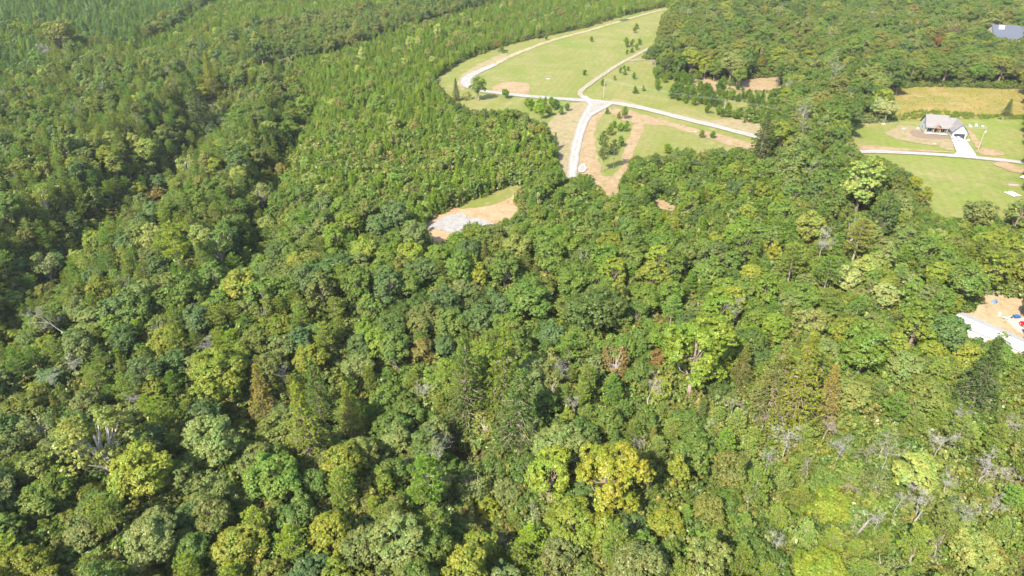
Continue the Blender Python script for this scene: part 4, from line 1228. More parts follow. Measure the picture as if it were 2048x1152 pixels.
def mass(name, label, items):
    me = bpy.data.meshes.new(name)
    me.from_pydata([(t['x'], t['y'], t['z']) for t in items], [], [])
    a = me.attributes.new('model', 'INT', 'POINT'); a.data.foreach_set('value', np.array([MODEL_INDEX[(t['kind'], t['m'])] for t in items], dtype=np.int32))
    a = me.attributes.new('turn', 'FLOAT_VECTOR', 'POINT'); a.data.foreach_set('vector', np.array([(0, 0, t['rot']) for t in items], dtype=np.float32).ravel())
    a = me.attributes.new('size', 'FLOAT_VECTOR', 'POINT'); a.data.foreach_set('vector', np.array([(t['s'], t['s'], t['s'] * t['hs']) for t in items], dtype=np.float32).ravel())
    a = me.attributes.new('tint', 'FLOAT_VECTOR', 'POINT'); a.data.foreach_set('vector', np.array([t['rgb'] for t in items], dtype=np.float32).ravel())
    o = link(name, me)
    md = o.modifiers.new('trees', 'NODES')
    md.node_group = ng
    tag(o, label, kind='stuff')
    return o

rest = [t for i, t in enumerate(trees) if i not in chosen]
for nm, name, label in (('broadleaf_tree', 'broadleaf_forest', 'mass of farther broadleaf trees in the woods'), ('pine_tree', 'pine_forest', 'mass of farther wild pines in the woods'), ('young_pine', 'pine_plantation', 'dense plantation of slender young pines'),
                        ('pine_sapling', 'pine_thicket', 'thicket of small pines on the slope'), ('conical_evergreen', 'evergreen_forest', 'farther conical evergreens in the woods'), ('shrub', 'understory', 'low shrubs hidden between the trees')):
    items = [t for t in rest if THING[t['kind']] == nm]
    if nm == 'shrub':
        # undergrowth filling the gaps of the woods
        n = 46000
        Y = 50 + 470 * rng.uniform(0, 1, n) ** 1.4; X = rng.uniform(-1, 1, n) * (30 + 0.78 * Y)
        Z = terrain(X, Y)
        a, b_, d = proj(X, Y, Z + 1.5); a2, b2, d = proj(X, Y, Z + 3.6)
        k = (a > -100) & (a < 2148) & (b_ > -20) & (b_ < 1260) & ~is_open(a, b_) & ~is_open(a2, b2) & ~is_open(a - 8, b_) & ~is_open(a + 8, b_) & (stand_at(a, b_ - 30) != 'hillpine')
        n2 = 90000
        Y2 = np.sqrt(rng.uniform(120.0 ** 2, 640.0 ** 2, n2)); X2 = rng.uniform(-1, 1, n2) * (30 + 0.78 * Y2); Z2 = terrain(X2, Y2)
        a, b_, d = proj(X2, Y2, Z2 + 2.0); a2, b2, d = proj(X2, Y2, Z2 + 5.5)
        k2 = ~is_open(a, b_) & ~is_open(a2, b2) & ~is_open(a - 9, b_) & ~is_open(a + 9, b_) & (is_open(a, b_ + 16) | is_open(a - 22, b_) | is_open(a + 22, b_)) & (a > -60) & (a < 2100) & (stand_at(a, b_ - 12) != 'hillpine') & (stand_at(a, b_ - 12) != 'hilldense')
        nk = int(k.sum())
        X, Y, Z = np.concatenate([X[k], X2[k2]]), np.concatenate([Y[k], Y2[k2]]), np.concatenate([Z[k], Z2[k2]])
        S_ = np.where(np.arange(len(X)) < nk, rng.uniform(0.6, 1.9, len(X)), rng.uniform(0.8, 1.5, len(X))) * np.where(Y < 330, 1.0, 0.75)
        H_ = rng.uniform(0.7, 1.2, len(X))
        keep = np.zeros(len(X), bool)
        for f in (1.0, 0.65, 0.4):
            sz = S_ * f
            bad = np.zeros(len(X), bool)
            for q, h in ((0, 4.6), (-2.9, 2.2), (2.9, 2.2), (-2.2, 3.6), (2.2, 3.6), (0, 1.0), (-2.7, .8), (2.7, .8)):
                qa, qb, qd = proj(X + q * sz, Y, Z + h * sz * H_)
                bad |= is_open(qa, qb) & (qa > 0) & (qa < 2048) & (qb > 0)
            new = ~bad & ~keep
            S_ = np.where(new, sz, S_)
            keep |= new
        s_px, s_py, s_d = proj(X, Y, Z + 4.0 * S_)
        keep &= ~(PROT[np.clip((s_py / 2).astype(int), 0, MH - 1), np.clip((s_px / 2).astype(int), 0, MW - 1)] > s_d + 3)
        for x, y, z, s, hs_ in zip(X[keep], Y[keep], Z[keep], S_[keep], H_[keep]):
            s = float(s)
            tn = random.choice(['mid green', 'mid green', 'deep green', 'olive green', 'grey green', 'brown olive', 'olive green'])
            items.append(dict(kind='shrub', m=random.randrange(3), x=x, y=y, z=z - 0.1, s=s, hs=float(hs_), rot=random.uniform(0, 6.28), rgb=shade(tn)))
    if items:
        mass(name, label, items)
print('individuals', len(chosen), 'mass', len(rest))
# ------------------------------------------------------------------ house
M_MINT = plain('mint_siding', (0.245, 0.28, 0.255), 0.7, 0.04, 0.8)
M_TRIMW = plain('white_trim', (0.27, 0.27, 0.26), 0.6, 0.03)
M_DARKTRIM = plain('dark_fascia', (0.045, 0.045, 0.05), 0.5, 0.1)
M_SHINGLE = plain('grey_brown_shingle', (0.120, 0.111, 0.108), 0.95, 0.16, 2.2, bump=0.5)
M_SLATE = plain('slate_shingle', (0.05, 0.057, 0.076), 0.9, 0.12, 1.5, bump=0.4)
M_CEDAR = plain('cedar_post', (0.25, 0.155, 0.08), 0.7, 0.15, 2.0)
M_GLASS, nt, out = nodes_of('window_glass')
b = N(nt, 'ShaderNodeBsdfPrincipled', i_Roughness=0.06)
b.inputs['Base Color'].default_value = (0.012, 0.035, 0.038, 1)
nt.links.new(b.outputs[0], out.inputs[0])
M_GDOOR = plain('charcoal_door', (0.028, 0.028, 0.04), 0.45, 0.1)
M_WOODDOOR = plain('brown_door', (0.10, 0.05, 0.03), 0.5, 0.2)
M_WHITEP = plain('white_paint', (0.50, 0.50, 0.49), 0.35, 0.03, spec=0.5)
M_REDP = plain('red_paint', (0.25, 0.008, 0.02), 0.3, 0.03, spec=0.5)
M_RUBBER = plain('rubber', (0.02, 0.02, 0.02), 0.9, 0.1)
M_STEEL = plain('steel', (0.35, 0.36, 0.37), 0.45, 0.05, metallic=0.6)
M_BLUETARP = plain('blue_tarp', (0.015, 0.075, 0.22), 0.5, 0.2)
M_GREYBLUE = plain('grey_blue_canvas', (0.07, 0.11, 0.17), 0.8, 0.15)
M_TEAL = plain('teal_tarp', (0.01, 0.13, 0.12), 0.5, 0.2)
M_POLE = plain('weathered_pole', (0.2, 0.172, 0.14), 0.9, 0.15, 2.0)
M_WOODB = plain('grey_boards', (0.20, 0.175, 0.15), 0.9, 0.25)
M_STONE = plain('pale_stone', (0.28, 0.265, 0.245), 0.9, 0.15)
M_WHITEROOF = plain('white_metal_roof', (0.235, 0.24, 0.245), 0.4, 0.04, 0.4, spec=0.4)
M_LIGHTS = plain('lamp_glass', (0.5, 0.5, 0.48), 0.15, 0.02)
M_PLASTIC = plain('pale_blue_plastic', (0.34, 0.42, 0.44), 0.5, 0.05)

hx, hy, hz = ground_at(1849, 268)
house = empty('house', (hx, hy, hz + 0.38), math.radians(-14))
tag(house, 'pale green house with grey brown roof, timber porch and attached garage', 'house')
L1, D1, W1, R1 = 11.5, 10.5, 3.3, 8.0
gA, gB, gF, gK, gR = 10.8, 17.1, -4.6, 5.6, 6.9     # garage: left, right, front y, back y, ridge height
def gable_walls(mb, x0, x1, y0, y1, h, r, axis):
    if axis == 'x':
        ym = (y0 + y1) / 2
        out_ = [(x0, y0, 0), (x0, y1, 0), (x0, y1, h), (x0, ym, r), (x0, y0, h)]
        mb.prism(out_, (x1 - x0, 0, 0))
    else:
        xm = (x0 + x1) / 2
        out_ = [(x0, y0, 0), (x1, y0, 0), (x1, y0, h), (xm, y0, r), (x0, y0, h)]
        mb.prism(out_, (0, y1 - y0, 0))
mb = MB()
# porch is recessed: the front wall stands back, the left wing wall comes forward
ym = D1 / 2
mb.prism([(0, 1.9, 0), (0, D1, 0), (0, D1, W1), (0, ym, R1 - .12), (0, 1.9, W1 + 1.5)], (L1 - 1.7, 0, 0))
mb.build('wall', M_MINT, house)
mb = MB(); mb.prism([(0, 0.25, 0), (0, 1.88, 0), (0, 1.88, W1 + 1.45), (0, 0.25, W1 + 0.05)], (0.2, 0, 0)); mb.build('porch_side_wall', M_MINT, house)
mb = MB(); gable_walls(mb, gA, gB, gF, gK, W1, gR - .12, 'y'); mb.build('garage_wall', M_MINT, house)
def slope(mb, a, b_, c, d, th=0.16):
    n = (Vector(b_) - Vector(a)).cross(Vector(d) - Vector(a)).normalized()
    mb.prism([a, b_, c, d], n * th)
e = 0.45
k = (R1 - W1) / ym
mb = MB()
slope(mb, (-e, -e, W1 - e * k + .1), (L1 - 1.5, -e, W1 - e * k + .1), (L1 - 1.5, ym, R1 + .1), (-e, ym, R1 + .1))
slope(mb, (-e, ym, R1 + .1), (L1 - 1.5, ym, R1 + .1), (L1 - 1.5, D1 + e, W1 - e * k + .1), (-e, D1 + e, W1 - e * k + .1))
roof = mb.build('roof', M_SHINGLE, house)
k2 = (6.95 - W1) / ym
mb = MB()
slope(mb, (L1 - 1.48, -.2, W1 - .2 * k2 + .1), (14.2, -.2, W1 - .2 * k2 + .1), (14.2, ym, 7.05), (L1 - 1.48, ym, 7.05))
slope(mb, (L1 - 1.48, ym, 7.05), (14.2, ym, 7.05), (16.6, D1 + e, W1 - e * k2 + .1), (L1 - 1.48, D1 + e, W1 - e * k2 + .1))
mb.build('lower_roof', M_SHINGLE, house)
mb = MB(); mb.box(((L1 - 1.7 + 16.2) / 2, (2.0 + D1) / 2, W1 / 2), (16.2 - L1 + 1.7, D1 - 2.0, W1)); mb.build('rear_wall', M_MINT, house)
mb = MB(); mb.tube([(3.2, 6.4, 7.2), (3.2, 6.4, 8.3)], [.1, .1], 6); mb.build('vent_pipe', M_DARKTRIM, roof)
mb = MB()
for (y0, z0, y1, z1) in ((-e, W1 - e * k, ym, R1), (ym, R1, D1 + e, W1 - e * k)):
    mb.tube([(-e - .05, y0, z0 + .1), (-e - .05, y1, z1 + .1)], [.16, .16], 4)
mb.tube([(-e, -e - .05, W1 - e * k + .08), (gA - .3, -e - .05, W1 - e * k + .08)], [.12, .12], 4)
mb.build('fascia', M_DARKTRIM, house)
gm = (gA + gB) / 2
gk = (gR - W1) / (gm - gA)
mb = MB()
slope(mb, (gA - e, gF - e, W1 - e * gk + .1), (gA - e, gK + e, W1 - e * gk + .1), (gm, gK + e, gR + .1), (gm, gF - e, gR + .1), -0.16)
slope(mb, (gm, gF - e, gR + .1), (gm, gK + e, gR + .1), (gB + e, gK + e, W1 - e * gk + .1), (gB + e, gF - e, W1 - e * gk + .1), -0.16)
mb.build('garage_roof', M_SHINGLE, house)
mb = MB()
mb.tube([(gA - e, gF - e - .05, W1 - e * gk + .1), (gm, gF - e - .05, gR + .1), (gB + e, gF - e - .05, W1 - e * gk + .1)], [.17, .17, .17], 4)
mb.tube([(gA - e - .05, gF - e, W1 - e * gk + .08), (gA - e - .05, -e, W1 - e * gk + .08)], [.14, .14], 4)
mb.build('garage_fascia', M_DARKTRIM, house)
for px_ in (0.35, 3.5, 6.5, 9.6):
    mb = MB(); mb.box((px_, 0.0, 1.6), (0.36, 0.36, 3.0)); mb.box((px_, 0.0, .18), (.5, .5, .36)); mb.build('post', M_CEDAR, house)
mb = MB(); mb.box((5.0, 0, 3.2), (10.2, .3, .28)); mb.build('porch_beam', M_CEDAR, house)
mb = MB(); mb.box((5.1, 0.75, .1), (10.6, 2.3, .24)); mb.build('porch_floor', plain('porch_slab', (0.25, 0.245, 0.235), 0.8, 0.05), house)
# small porch gable over the door
mb = MB()
slope(mb, (3.2, -1.0, 3.1), (3.2, 2.6, 3.1), (5.1, 2.6, 5.0), (5.1, -1.0, 5.0), -0.14)
slope(mb, (5.1, -1.0, 5.0), (5.1, 2.6, 5.0), (7.0, 2.6, 3.1), (7.0, -1.0, 3.1), -0.14)
pg = mb.build('porch_gable', M_SHINGLE, house)
mb = MB(); mb.tube([(3.2, -1.05, 3.08), (5.1, -1.05, 4.98), (7.0, -1.05, 3.08)], [.15, .15, .15], 4); mb.tube([(3.6, -.95, 3.3), (6.6, -.95, 3.3)], [.14, .14], 4); mb.tube([(5.1, -.95, 3.3), (5.1, -.95, 4.85)], [.12, .12], 4)
mb.tube([(4.3, -.95, 3.35), (5.1, -.95, 4.1), (5.9, -.95, 3.35)], [.1, .1, .1], 4); mb.build('timber_truss', M_CEDAR, pg)
for (wx, ww) in ((1.95, 2.3), (8.0, 2.0)):
    mb = MB(); mb.box((wx, 1.84, 1.65), (ww + .3, .12, 2.1)); fr = mb.build('window', M_TRIMW, house)
    for s_ in (-1, 1):
        mb = MB(); mb.box((wx + s_ * ww / 4, 1.76, 1.65), (ww / 2 - .12, .06, 1.8)); mb.build('pane', M_GLASS, fr)
mb = MB(); mb.box((5.0, 1.84, 1.3), (1.15, .12, 2.15)); fd = mb.build('door', M_WOODDOOR, house)
mb = MB(); mb.box((5.0, 1.76, 1.75), (.6, .06, .9)); mb.build('pane', M_GLASS, fd)
mb = MB(); mb.box((5.45, 1.74, 1.15), (.06, .1, .22)); mb.build('handle', M_STEEL, fd)
mb = MB(); mb.box((gm, gF - .03, 1.22), (5.1, .1, 2.44)); gd = mb.build('garage_door_frame', M_TRIMW, house)
for r_ in range(4):
    mb = MB(); mb.box((gm, gF - .1, .32 + r_ * .57), (4.8, .08, .54)); mb.build('panel', M_GDOOR, gd)
mb = MB(); mb.tube([(gm - .5, gF - .5, gR - .62), (gm, gF - .5, gR - .45), (gm + .5, gF - .5, gR - .62)], [.09, .09, .09], 4); mb.tube([(gm, gF - .5, gR - .05), (gm, gF - .5, gR - .75)], [.08, .08], 4); mb.build('gable_bracket', M_TRIMW, house)
mb = MB(); mb.tube([(-.12, ym - .9, 4.3), (-.3, ym - .3, 4.1), (-.12, ym + .5, 4.6)], [.1, .1, .1], 4); mb.tube([(-.3, ym - .3, 4.1), (-.12, ym - .4, 3.3)], [.09, .09], 4); mb.build('gable_ornament', M_DARKTRIM, house)
mb = MB(); mb.box((-.03, 5.9, 1.6), (.1, 1.0, 1.3)); wn_ = mb.build('window', M_TRIMW, house)
mb = MB(); mb.box((-.09, 5.9, 1.6), (.05, .8, 1.1)); mb.build('pane', M_GLASS, wn_)
def ac_unit(px, py, label):
    x, y, z = ground_at(px, py)
    r = empty('air_conditioner', (x, y, z + .1), math.radians(-25))
    mb = MB(); mb.box((0, 0, .08), (1.3, 1.3, .16)); mb.build('base_slab', M_STONE, r)
    mb = MB(); mb.box((0, 0, .6), (.85, .85, .86), tap=.96); mb.build('cabinet', M_STEEL, r)
    mb = MB(); mb.tube([(0, 0, 1.035), (0, 0, 1.09)], [.36, .34], 10); mb.build('fan_grille', M_DARKTRIM, r)
    tag(r, label, 'air conditioner')
ac_unit(1835.5, 258, 'small grey air conditioner unit at the left gable of the house')
ac_unit(1935.5, 281.5, 'small dark topped air conditioner right of the garage')

# ------------------------------------------------------------------ vehicles
def car(name, label, loc, rz, paint, kind='saloon'):
    r = empty(name, loc, rz)
    if kind == 'saloon':
        prof = [(-2.25, .35), (2.2, .32), (2.3, .55), (2.2, .78), (1.1, .93), (-1.5, .98), (-2.2, .92), (-2.3, .6)]
        cab0 = [(-1.75, .95), (1.0, .92), (.25, 1.42), (-1.05, 1.46)]
    else:
        prof = [(-2.75, .5), (2.65, .48), (2.75, .75), (2.65, 1.02), (1.35, 1.14), (-2.7, 1.12), (-2.8, .8)]
        cab0 = [(-.75, 1.1), (1.35, 1.1), (.75, 1.78), (-.55, 1.82)]
    mb = MB()
    hw = .9 if kind == 'saloon' else .98
    n = len(prof)
    a = [(x, -hw, z) for x, z in prof]; b_ = [(x, hw, z) for x, z in prof]
    mb.add(a + b_, [tuple(range(n)), tuple(range(n, 2 * n))[::-1]] + [((i + 1) % n, i, n + i, n + (i + 1) % n) for i in range(n)])
    body = mb.build('body', paint, r)
    bev = body.modifiers.new('bevel', 'BEVEL'); bev.width = .07; bev.segments = 2
    mb = MB()
    a = [(x, -hw * (.93 if z < 1.2 else .74), z) for x, z in cab0]; b_ = [(x, hw * (.93 if z < 1.2 else .74), z) for x, z in cab0]
    mb.add(a + b_, [(0, 1, 2, 3), (7, 6, 5, 4)] + [((i + 1) % 4, i, 4 + i, 4 + (i + 1) % 4) for i in range(4)])
    cab = mb.build('cabin', paint, r)
    def glass(q):
        c = [Vector(p) for p in q]; m_ = sum(c, Vector()) / len(c)
        nn = (c[1] - c[0]).cross(c[3] - c[0]).normalized()
        c = [m_ + (p - m_) * .86 - nn * .004 for p in c]
        mb = MB(); mb.prism(c, nn * .03); return mb
    glass([b_[1], a[1], a[2], b_[2]]).build('windscreen', M_GLASS, cab)
    glass([a[0], b_[0], b_[3], a[3]]).build('rear_window', M_GLASS, cab)
    glass([a[1], a[0], a[3], a[2]][::1]).build('side_window', M_GLASS, cab)
    glass([b_[0], b_[1], b_[2], b_[3]]).build('side_window', M_GLASS, cab)
    if kind != 'saloon':
        mb = MB(); mb.box((-1.75, 0, 1.13), (1.75, 1.6, .06)); mb.build('bed_floor', M_DARKTRIM, r)
    wz = .33 if kind == 'saloon' else .4
    for sx in (-1.4, 1.4) if kind == 'saloon' else (-1.75, 1.75):
        for sy in (-1, 1):
            w_ = MB(); w_.tube([(sx, sy * (hw - .16), wz), (sx, sy * (hw + .03), wz)], [wz, wz], 14); w = w_.build('wheel', M_RUBBER, r)
            w_ = MB(); w_.tube([(sx, sy * (hw + .02), wz), (sx, sy * (hw + .05), wz)], [wz * .6, wz * .55], 10); w_.build('rim', M_STEEL, w)
    fx = prof[2][0]
    for sy in (-1, 1):
        w_ = MB(); w_.box((fx - .08, sy * hw * .68, prof[2][1] + .14), (.14, .4, .16)); w_.build('headlight', M_LIGHTS, r)
        w_ = MB(); w_.box((prof[-1][0] + .07, sy * hw * .74, prof[-1][1] + .2), (.12, .3, .16)); w_.build('tail_light', M_REDP, r)
    tag(r, label, 'car' if kind == 'saloon' else 'pickup truck')
x, y, z = ground_at(1913, 281)
car('parked_car', 'white car parked on the driveway before the garage door', (x, y, z + .44), math.radians(118), M_WHITEP)
x, y, z = ground_at(2055, 654)
car('parked_car', 'red car parked on the beige concrete pad at the right edge', (x, y, z + .31), math.radians(160), M_REDP)
x, y, z = ground_at(2052, 357)
car('pickup_truck', 'white pickup truck cut by the right edge beside the lower lawn', (x, y, z + .12), math.radians(205), M_WHITEP, 'pickup')

# ------------------------------------------------------------------ lawn chairs behind the transformer pole
def lawn_chair(px, py, rz, label):
    x, y, z = ground_at(px, py)
    r = empty('lawn_chair', (x, y, z + .06), rz)
    r.scale = (1.35, 1.35, 1.35)
    mb = MB(); mb.add([(-.3, -.35, .42), (.3, -.35, .42), (.3, .25, .28), (-.3, .25, .28), (-.3, -.35, .38), (.3, -.35, .38), (.3, .25, .24), (-.3, .25, .24)], [(0, 1, 2, 3), (7, 6, 5, 4), (0, 4, 5, 1), (1, 5, 6, 2), (2, 6, 7, 3), (3, 7, 4, 0)]); mb.build('seat', M_PLASTIC, r)
    for j in range(5):
        q = (j - 2) * .125
        mb = MB(); mb.add([(q - .055, .22, .26), (q + .055, .22, .26), (q * 1.15 + .055, .58, 1.05 - abs(j - 2) * .06), (q * 1.15 - .055, .58, 1.05 - abs(j - 2) * .06), (q - .055, .26, .26), (q + .055, .26, .26), (q * 1.15 + .055, .62, 1.05 - abs(j - 2) * .06), (q * 1.15 - .055, .62, 1.05 - abs(j - 2) * .06)],
            [(0, 1, 2, 3), (7, 6, 5, 4), (0, 4, 5, 1), (1, 5, 6, 2), (2, 6, 7, 3), (3, 7, 4, 0)]); mb.build('back_slat', M_PLASTIC, r)
    for s_ in (-1, 1):
        mb = MB(); mb.box((s_ * .38, 0, .6), (.13, .75, .04)); mb.build('armrest', M_PLASTIC, r)
        mb = MB(); mb.box((s_ * .36, -.3, .29), (.06, .1, .58)); mb.build('leg', M_PLASTIC, r)
        mb = MB(); mb.box((s_ * .36, .3, .29), (.06, .1, .58)); mb.build('leg', M_PLASTIC, r)
    tag(r, label, 'chair', 'lawn chairs behind the transformer pole')
lawn_chair(1940.5, 254.5, 0.6, 'pale blue lawn chair nearest the garage, leftmost of three')
lawn_chair(1952, 254, -0.3, 'white backed lawn chair in the middle of the three')
lawn_chair(1965, 254.5, 2.2, 'low pale lawn chair, rightmost of the three')

# ------------------------------------------------------------------ utility poles and lines
tops = []
def utility_pole(px, py, h, arm_rz, label, transformer=False, arm=2.4, lamp=False):
    x, y, z = ground_at(px, py)
    r = empty('utility_pole', (x, y, z + .05), arm_rz)
    mb = MB(); mb.tube([(0, 0, -.3), (0, 0, h * .5), (0, 0, h)], [.21, .18, .14], 8); mb.build('pole', M_POLE, r)
    mb = MB(); mb.box((0, .18, h - .55), (arm, .12, .14)); mb.build('crossarm', M_POLE, r)
    for q in (-.45, .45):
        mb = MB(); mb.tube([(q * arm, .18, h - .48), (q * arm, .18, h - .26)], [.05, .07], 6); mb.build('insulator', M_STONE, r)
    if transformer:
        mb = MB(); mb.tube([(0, -.42, h - 2.6), (0, -.42, h - 1.5)], [.3, .3], 10); tf = mb.build('transformer', M_STEEL, r)
        mb = MB(); mb.tube([(0, -.42, h - 1.5), (0, -.42, h - 1.22)], [.07, .05], 6); mb.build('bushing', M_STONE, tf)
        mb = MB(); mb.box((.1, -.28, 1.5), (.36, .22, .6)); mb.build('meter_box', M_DARKTRIM, r)
    if lamp:
        for q in (-1, 1):
            mb = MB(); mb.box((q * arm / 2, .18, h - .45), (.9, .5, .25)); mb.build('floodlight', M_WHITEP, r)
    tag(r, label, 'utility pole')
    m4 = Matrix.Translation((x, y, z)) @ Matrix.Rotation(arm_rz, 4, 'Z')
    tops.append([m4 @ Vector((q * arm, .18, h - .24)) for q in (-.45, .45)])
utility_pole(1207, 196, 10.8, 0.9, 'slender pale utility pole above the road fork')
utility_pole(1446, 234, 9.4, 0.9, 'utility pole with crossarm beside the small pines of the east road')
utility_pole(1955, 303, 11.6, 1.2, 'leaning looking utility pole with transformer right of the driveway', True)
utility_pole(1990, 66, 12.0, 0.0, 'far pole with two white floodlights left of the grey roof', False, 4.6, True)
def line(a, b_, label):
    pts = []
    d = (b_ - a)
    for k in range(25):
        t = k / 24
        pts.append(a + d * t - Vector((0, 0, 4 * t * (1 - t) * d.length * .018)) - a)
    mb = MB(); mb.tube(pts, [.022] * 25, 4)
    o = mb.build('power_line', M_STEEL, None, a)
    tag(o, label, 'power line', 'power lines between the poles')
line(tops[0][0], tops[1][0], 'left wire of the span between the two meadow poles')
line(tops[0][1], tops[1][1], 'right wire of the span between the two meadow poles')
line(tops[1][0], tops[2][0], 'left wire running from the meadow to the transformer pole')
line(tops[1][1], tops[2][1], 'right wire running from the meadow to the transformer pole')

# ------------------------------------------------------------------ long white roofed building at the right
def flatz(px, py, zz):
    return Vector((*base_for(px, py, zz), 0))
ex = (flatz(2048, 680, 3.4) - flatz(1949, 630.5, 3.4)).normalized()
c0 = flatz(1927, 620, 3.4)
nl = flatz(1941, 661, 3.4)
ey = Vector((-ex.y, ex.x, 0))
wid = abs((nl - c0).dot(ey))
if (nl - c0).dot(ey) > 0:
    c0, = [c0]
else:
    ey = -ey
ang = math.atan2(ex.y, ex.x)
sgn = 1 if ey.dot(Vector((-math.sin(ang), math.cos(ang), 0))) > 0 else -1
Lm = 27.0
zb = float(terrain(c0.x + ex.x * 8, c0.y + ex.y * 8))
mh = empty('white_roofed_building', (c0.x, c0.y, zb + .2), ang)
tag(mh, 'long low building with a bright white metal roof at the right edge', 'building')
wy = sgn * wid
mb = MB(); mb.prism([(0.3, wy * .04, 0), (0.3, wy * .96, 0), (0.3, wy * .96, 2.85), (0.3, wy * .5, 3.6), (0.3, wy * .04, 2.85)], (Lm - .6, 0, 0)); mb.build('wall', plain('beige_siding', (0.34, 0.31, 0.27), 0.7, 0.05), mh)
for j in range(9):
    for q0, q1, z0, z1 in ((0, .5, 3.0, 3.75), (.5, 1.0, 3.75, 3.0)):
        x0, x1 = j * Lm / 9 + .01, (j + 1) * Lm / 9 - .01
        mb = MB(); mb.prism([(x0, wy * q0, z0), (x1, wy * q0, z0), (x1, wy * q1, z1), (x0, wy * q1, z1)], (0, 0, .08 + .012 * (j % 2))); mb.build('roof_panel', M_WHITEROOF, mh)
mb = MB(); mb.tube([(-.05, wy * .5, 3.84), (Lm, wy * .5, 3.84)], [.12, .12], 5); mb.build('ridge_cap', M_WHITEROOF, mh)
for j in range(4):
    mb = MB(); mb.box((3 + j * 6, wy * .965, 1.6), (1.3, .1, 1.1)); w_ = mb.build('window', M_TRIMW, mh)
    mb = MB(); mb.box((3 + j * 6, wy * .965 + sgn * .07, 1.6), (1.1, .05, .9)); mb.build('pane', M_GLASS, w_)
print('white roof', wid, math.degrees(ang), c0)

# ------------------------------------------------------------------ far house with the grey roof
fx_, fy_, fz_ = ground_at(1986, 86)
far = empty('far_house', (fx_, fy_, fz_ + .2), math.radians(-12))
tag(far, 'far house with a broad slate grey roof and pale skylight at the upper right', 'house')
mb = MB(); gable_walls(mb, 0, 42, 0, 22, 3.4, 11.2, 'x'); mb.build('wall', plain('tan_siding', (0.30, 0.25, 0.19), 0.8, 0.06), far)
mb = MB()
slope(mb, (-.6, -.8, 2.9), (42.6, -.8, 2.9), (42.6, 11, 11.4), (-.6, 11, 11.4)); slope(mb, (-.6, 11, 11.4), (42.6, 11, 11.4), (42.6, 22.8, 2.9), (-.6, 22.8, 2.9))
rf = mb.build('roof', M_SLATE, far)
mb = MB(); slope(mb, (3.4, 7.2, 8.85), (7.4, 7.2, 8.85), (8.4, 10.6, 11.3), (4.6, 10.6, 11.3), .12); mb.build('skylight', M_TRIMW, rf)
mb = MB(); gable_walls(mb, 16, 34, -12, -1, 2.8, 5.6, 'x'); mb.build('annex_wall', M_TRIMW, far)
mb = MB(); slope(mb, (15.5, -12.7, 2.6), (34.5, -12.7, 2.6), (34.5, -6.5, 5.9), (15.5, -6.5, 5.9)); slope(mb, (15.5, -6.5, 5.9), (34.5, -6.5, 5.9), (34.5, -.9, 2.75), (15.5, -.9, 2.75)); mb.build('annex_roof', M_SLATE, far)
for j in range(5):
    mb = MB(); mb.box((4 + j * 8, -.05, 1.7), (1.6, .12, 1.3)); w_ = mb.build('window', M_TRIMW, far)
    mb = MB(); mb.box((4 + j * 8, -.12, 1.7), (1.4, .06, 1.1)); mb.build('pane', M_GLASS, w_)

# ------------------------------------------------------------------ small things in the yards
def place(px, py, name, rz=0.0, dz=.1):
    x, y, z = ground_at(px, py)
    return empty(name, (x, y, z + dz), rz)
t_ = place(1988, 605, 'tent', .4, .12)
mb = MB(); mb.add([(-1, -.8, 0), (1, -.8, 0), (1, .8, 0), (-1, .8, 0), (-.25, -.1, 1.25), (.25, .1, 1.25)], [(0, 1, 5, 4), (1, 2, 5), (2, 3, 4, 5), (3, 0, 4), (3, 2, 1, 0)]); mb.build('canopy', M_GREYBLUE, t_)
mb = MB(); mb.add([(-.3, -.84, 0), (.3, -.84, 0), (.05, -.36, .85)], [(0, 1, 2)]); mb.v += [(v[0], v[1] - .03, v[2]) for v in mb.v[:3]]; mb.f += [(5, 4, 3), (0, 3, 4, 1), (1, 4, 5, 2), (2, 5, 3, 0)]; mb.s += [0] * 4; mb.build('door_flap', M_DARKTRIM, t_)
tag(t_, 'small blue grey tent standing on the sandy yard', 'tent')
o = place(1969, 609, 'log', .2, .14)
mb = MB(); mb.tube([(-1, 0, .2), (0, .05, .24), (1, 0, .2)], [.22, .2, .17], 8); mb.build('trunk', M_WOODDOOR, o)
mb = MB(); mb.tube([(.2, 0, .3), (.5, .3, .75)], [.08, .05], 5); mb.build('branch', M_WOODDOOR, o)
tag(o, 'short brown log lying at the left end of the sandy yard', 'log')
o = place(2031, 638, 'wheelbarrow', .1, .34)
mb = MB(); mb.add([(-.75, -.55, .75), (.75, -.55, .75), (.75, .55, .75), (-.75, .55, .75), (-.45, -.35, .3), (.45, -.35, .3), (.45, .35, .3), (-.45, .35, .3)], [(0, 3, 2, 1), (4, 5, 6, 7), (0, 1, 5, 4), (1, 2, 6, 5), (2, 3, 7, 6), (3, 0, 4, 7)]); mb.build('tray', M_BLUETARP, o)
mb = MB(); mb.tube([(-1.1, 0, .25), (-1.1, .12, .25)], [.25, .25], 12); mb.build('wheel', M_RUBBER, o)
for s_ in (-1, 1):
    mb = MB(); mb.tube([(-1.1, .06, .25), (-.3, s_ * .3, .35), (1.5, s_ * .36, .7)], [.04] * 3, 5); mb.build('handle', M_WOODDOOR, o)
    mb = MB(); mb.tube([(.45, s_ * .3, .35), (.55, s_ * .3, 0)], [.04] * 2, 5); mb.build('leg', M_STEEL, o)
o.scale = (1.25, 1.25, 1.1)
tag(o, 'blue wheelbarrow like cart at the top of the concrete pad', 'cart')
o = place(1998, 632, 'bucket', 0, .14)
mb = MB(); mb.tube([(0, 0, 0), (0, 0, .75)], [.34, .42], 12); mb.build('body', M_WHITEP, o)
mb = MB(); mb.tube([(.42, 0, .7), (.2, .3, .95), (-.2, .3, .95), (-.42, 0, .7)], [.03] * 4, 4); mb.build('handle', M_STEEL, o)
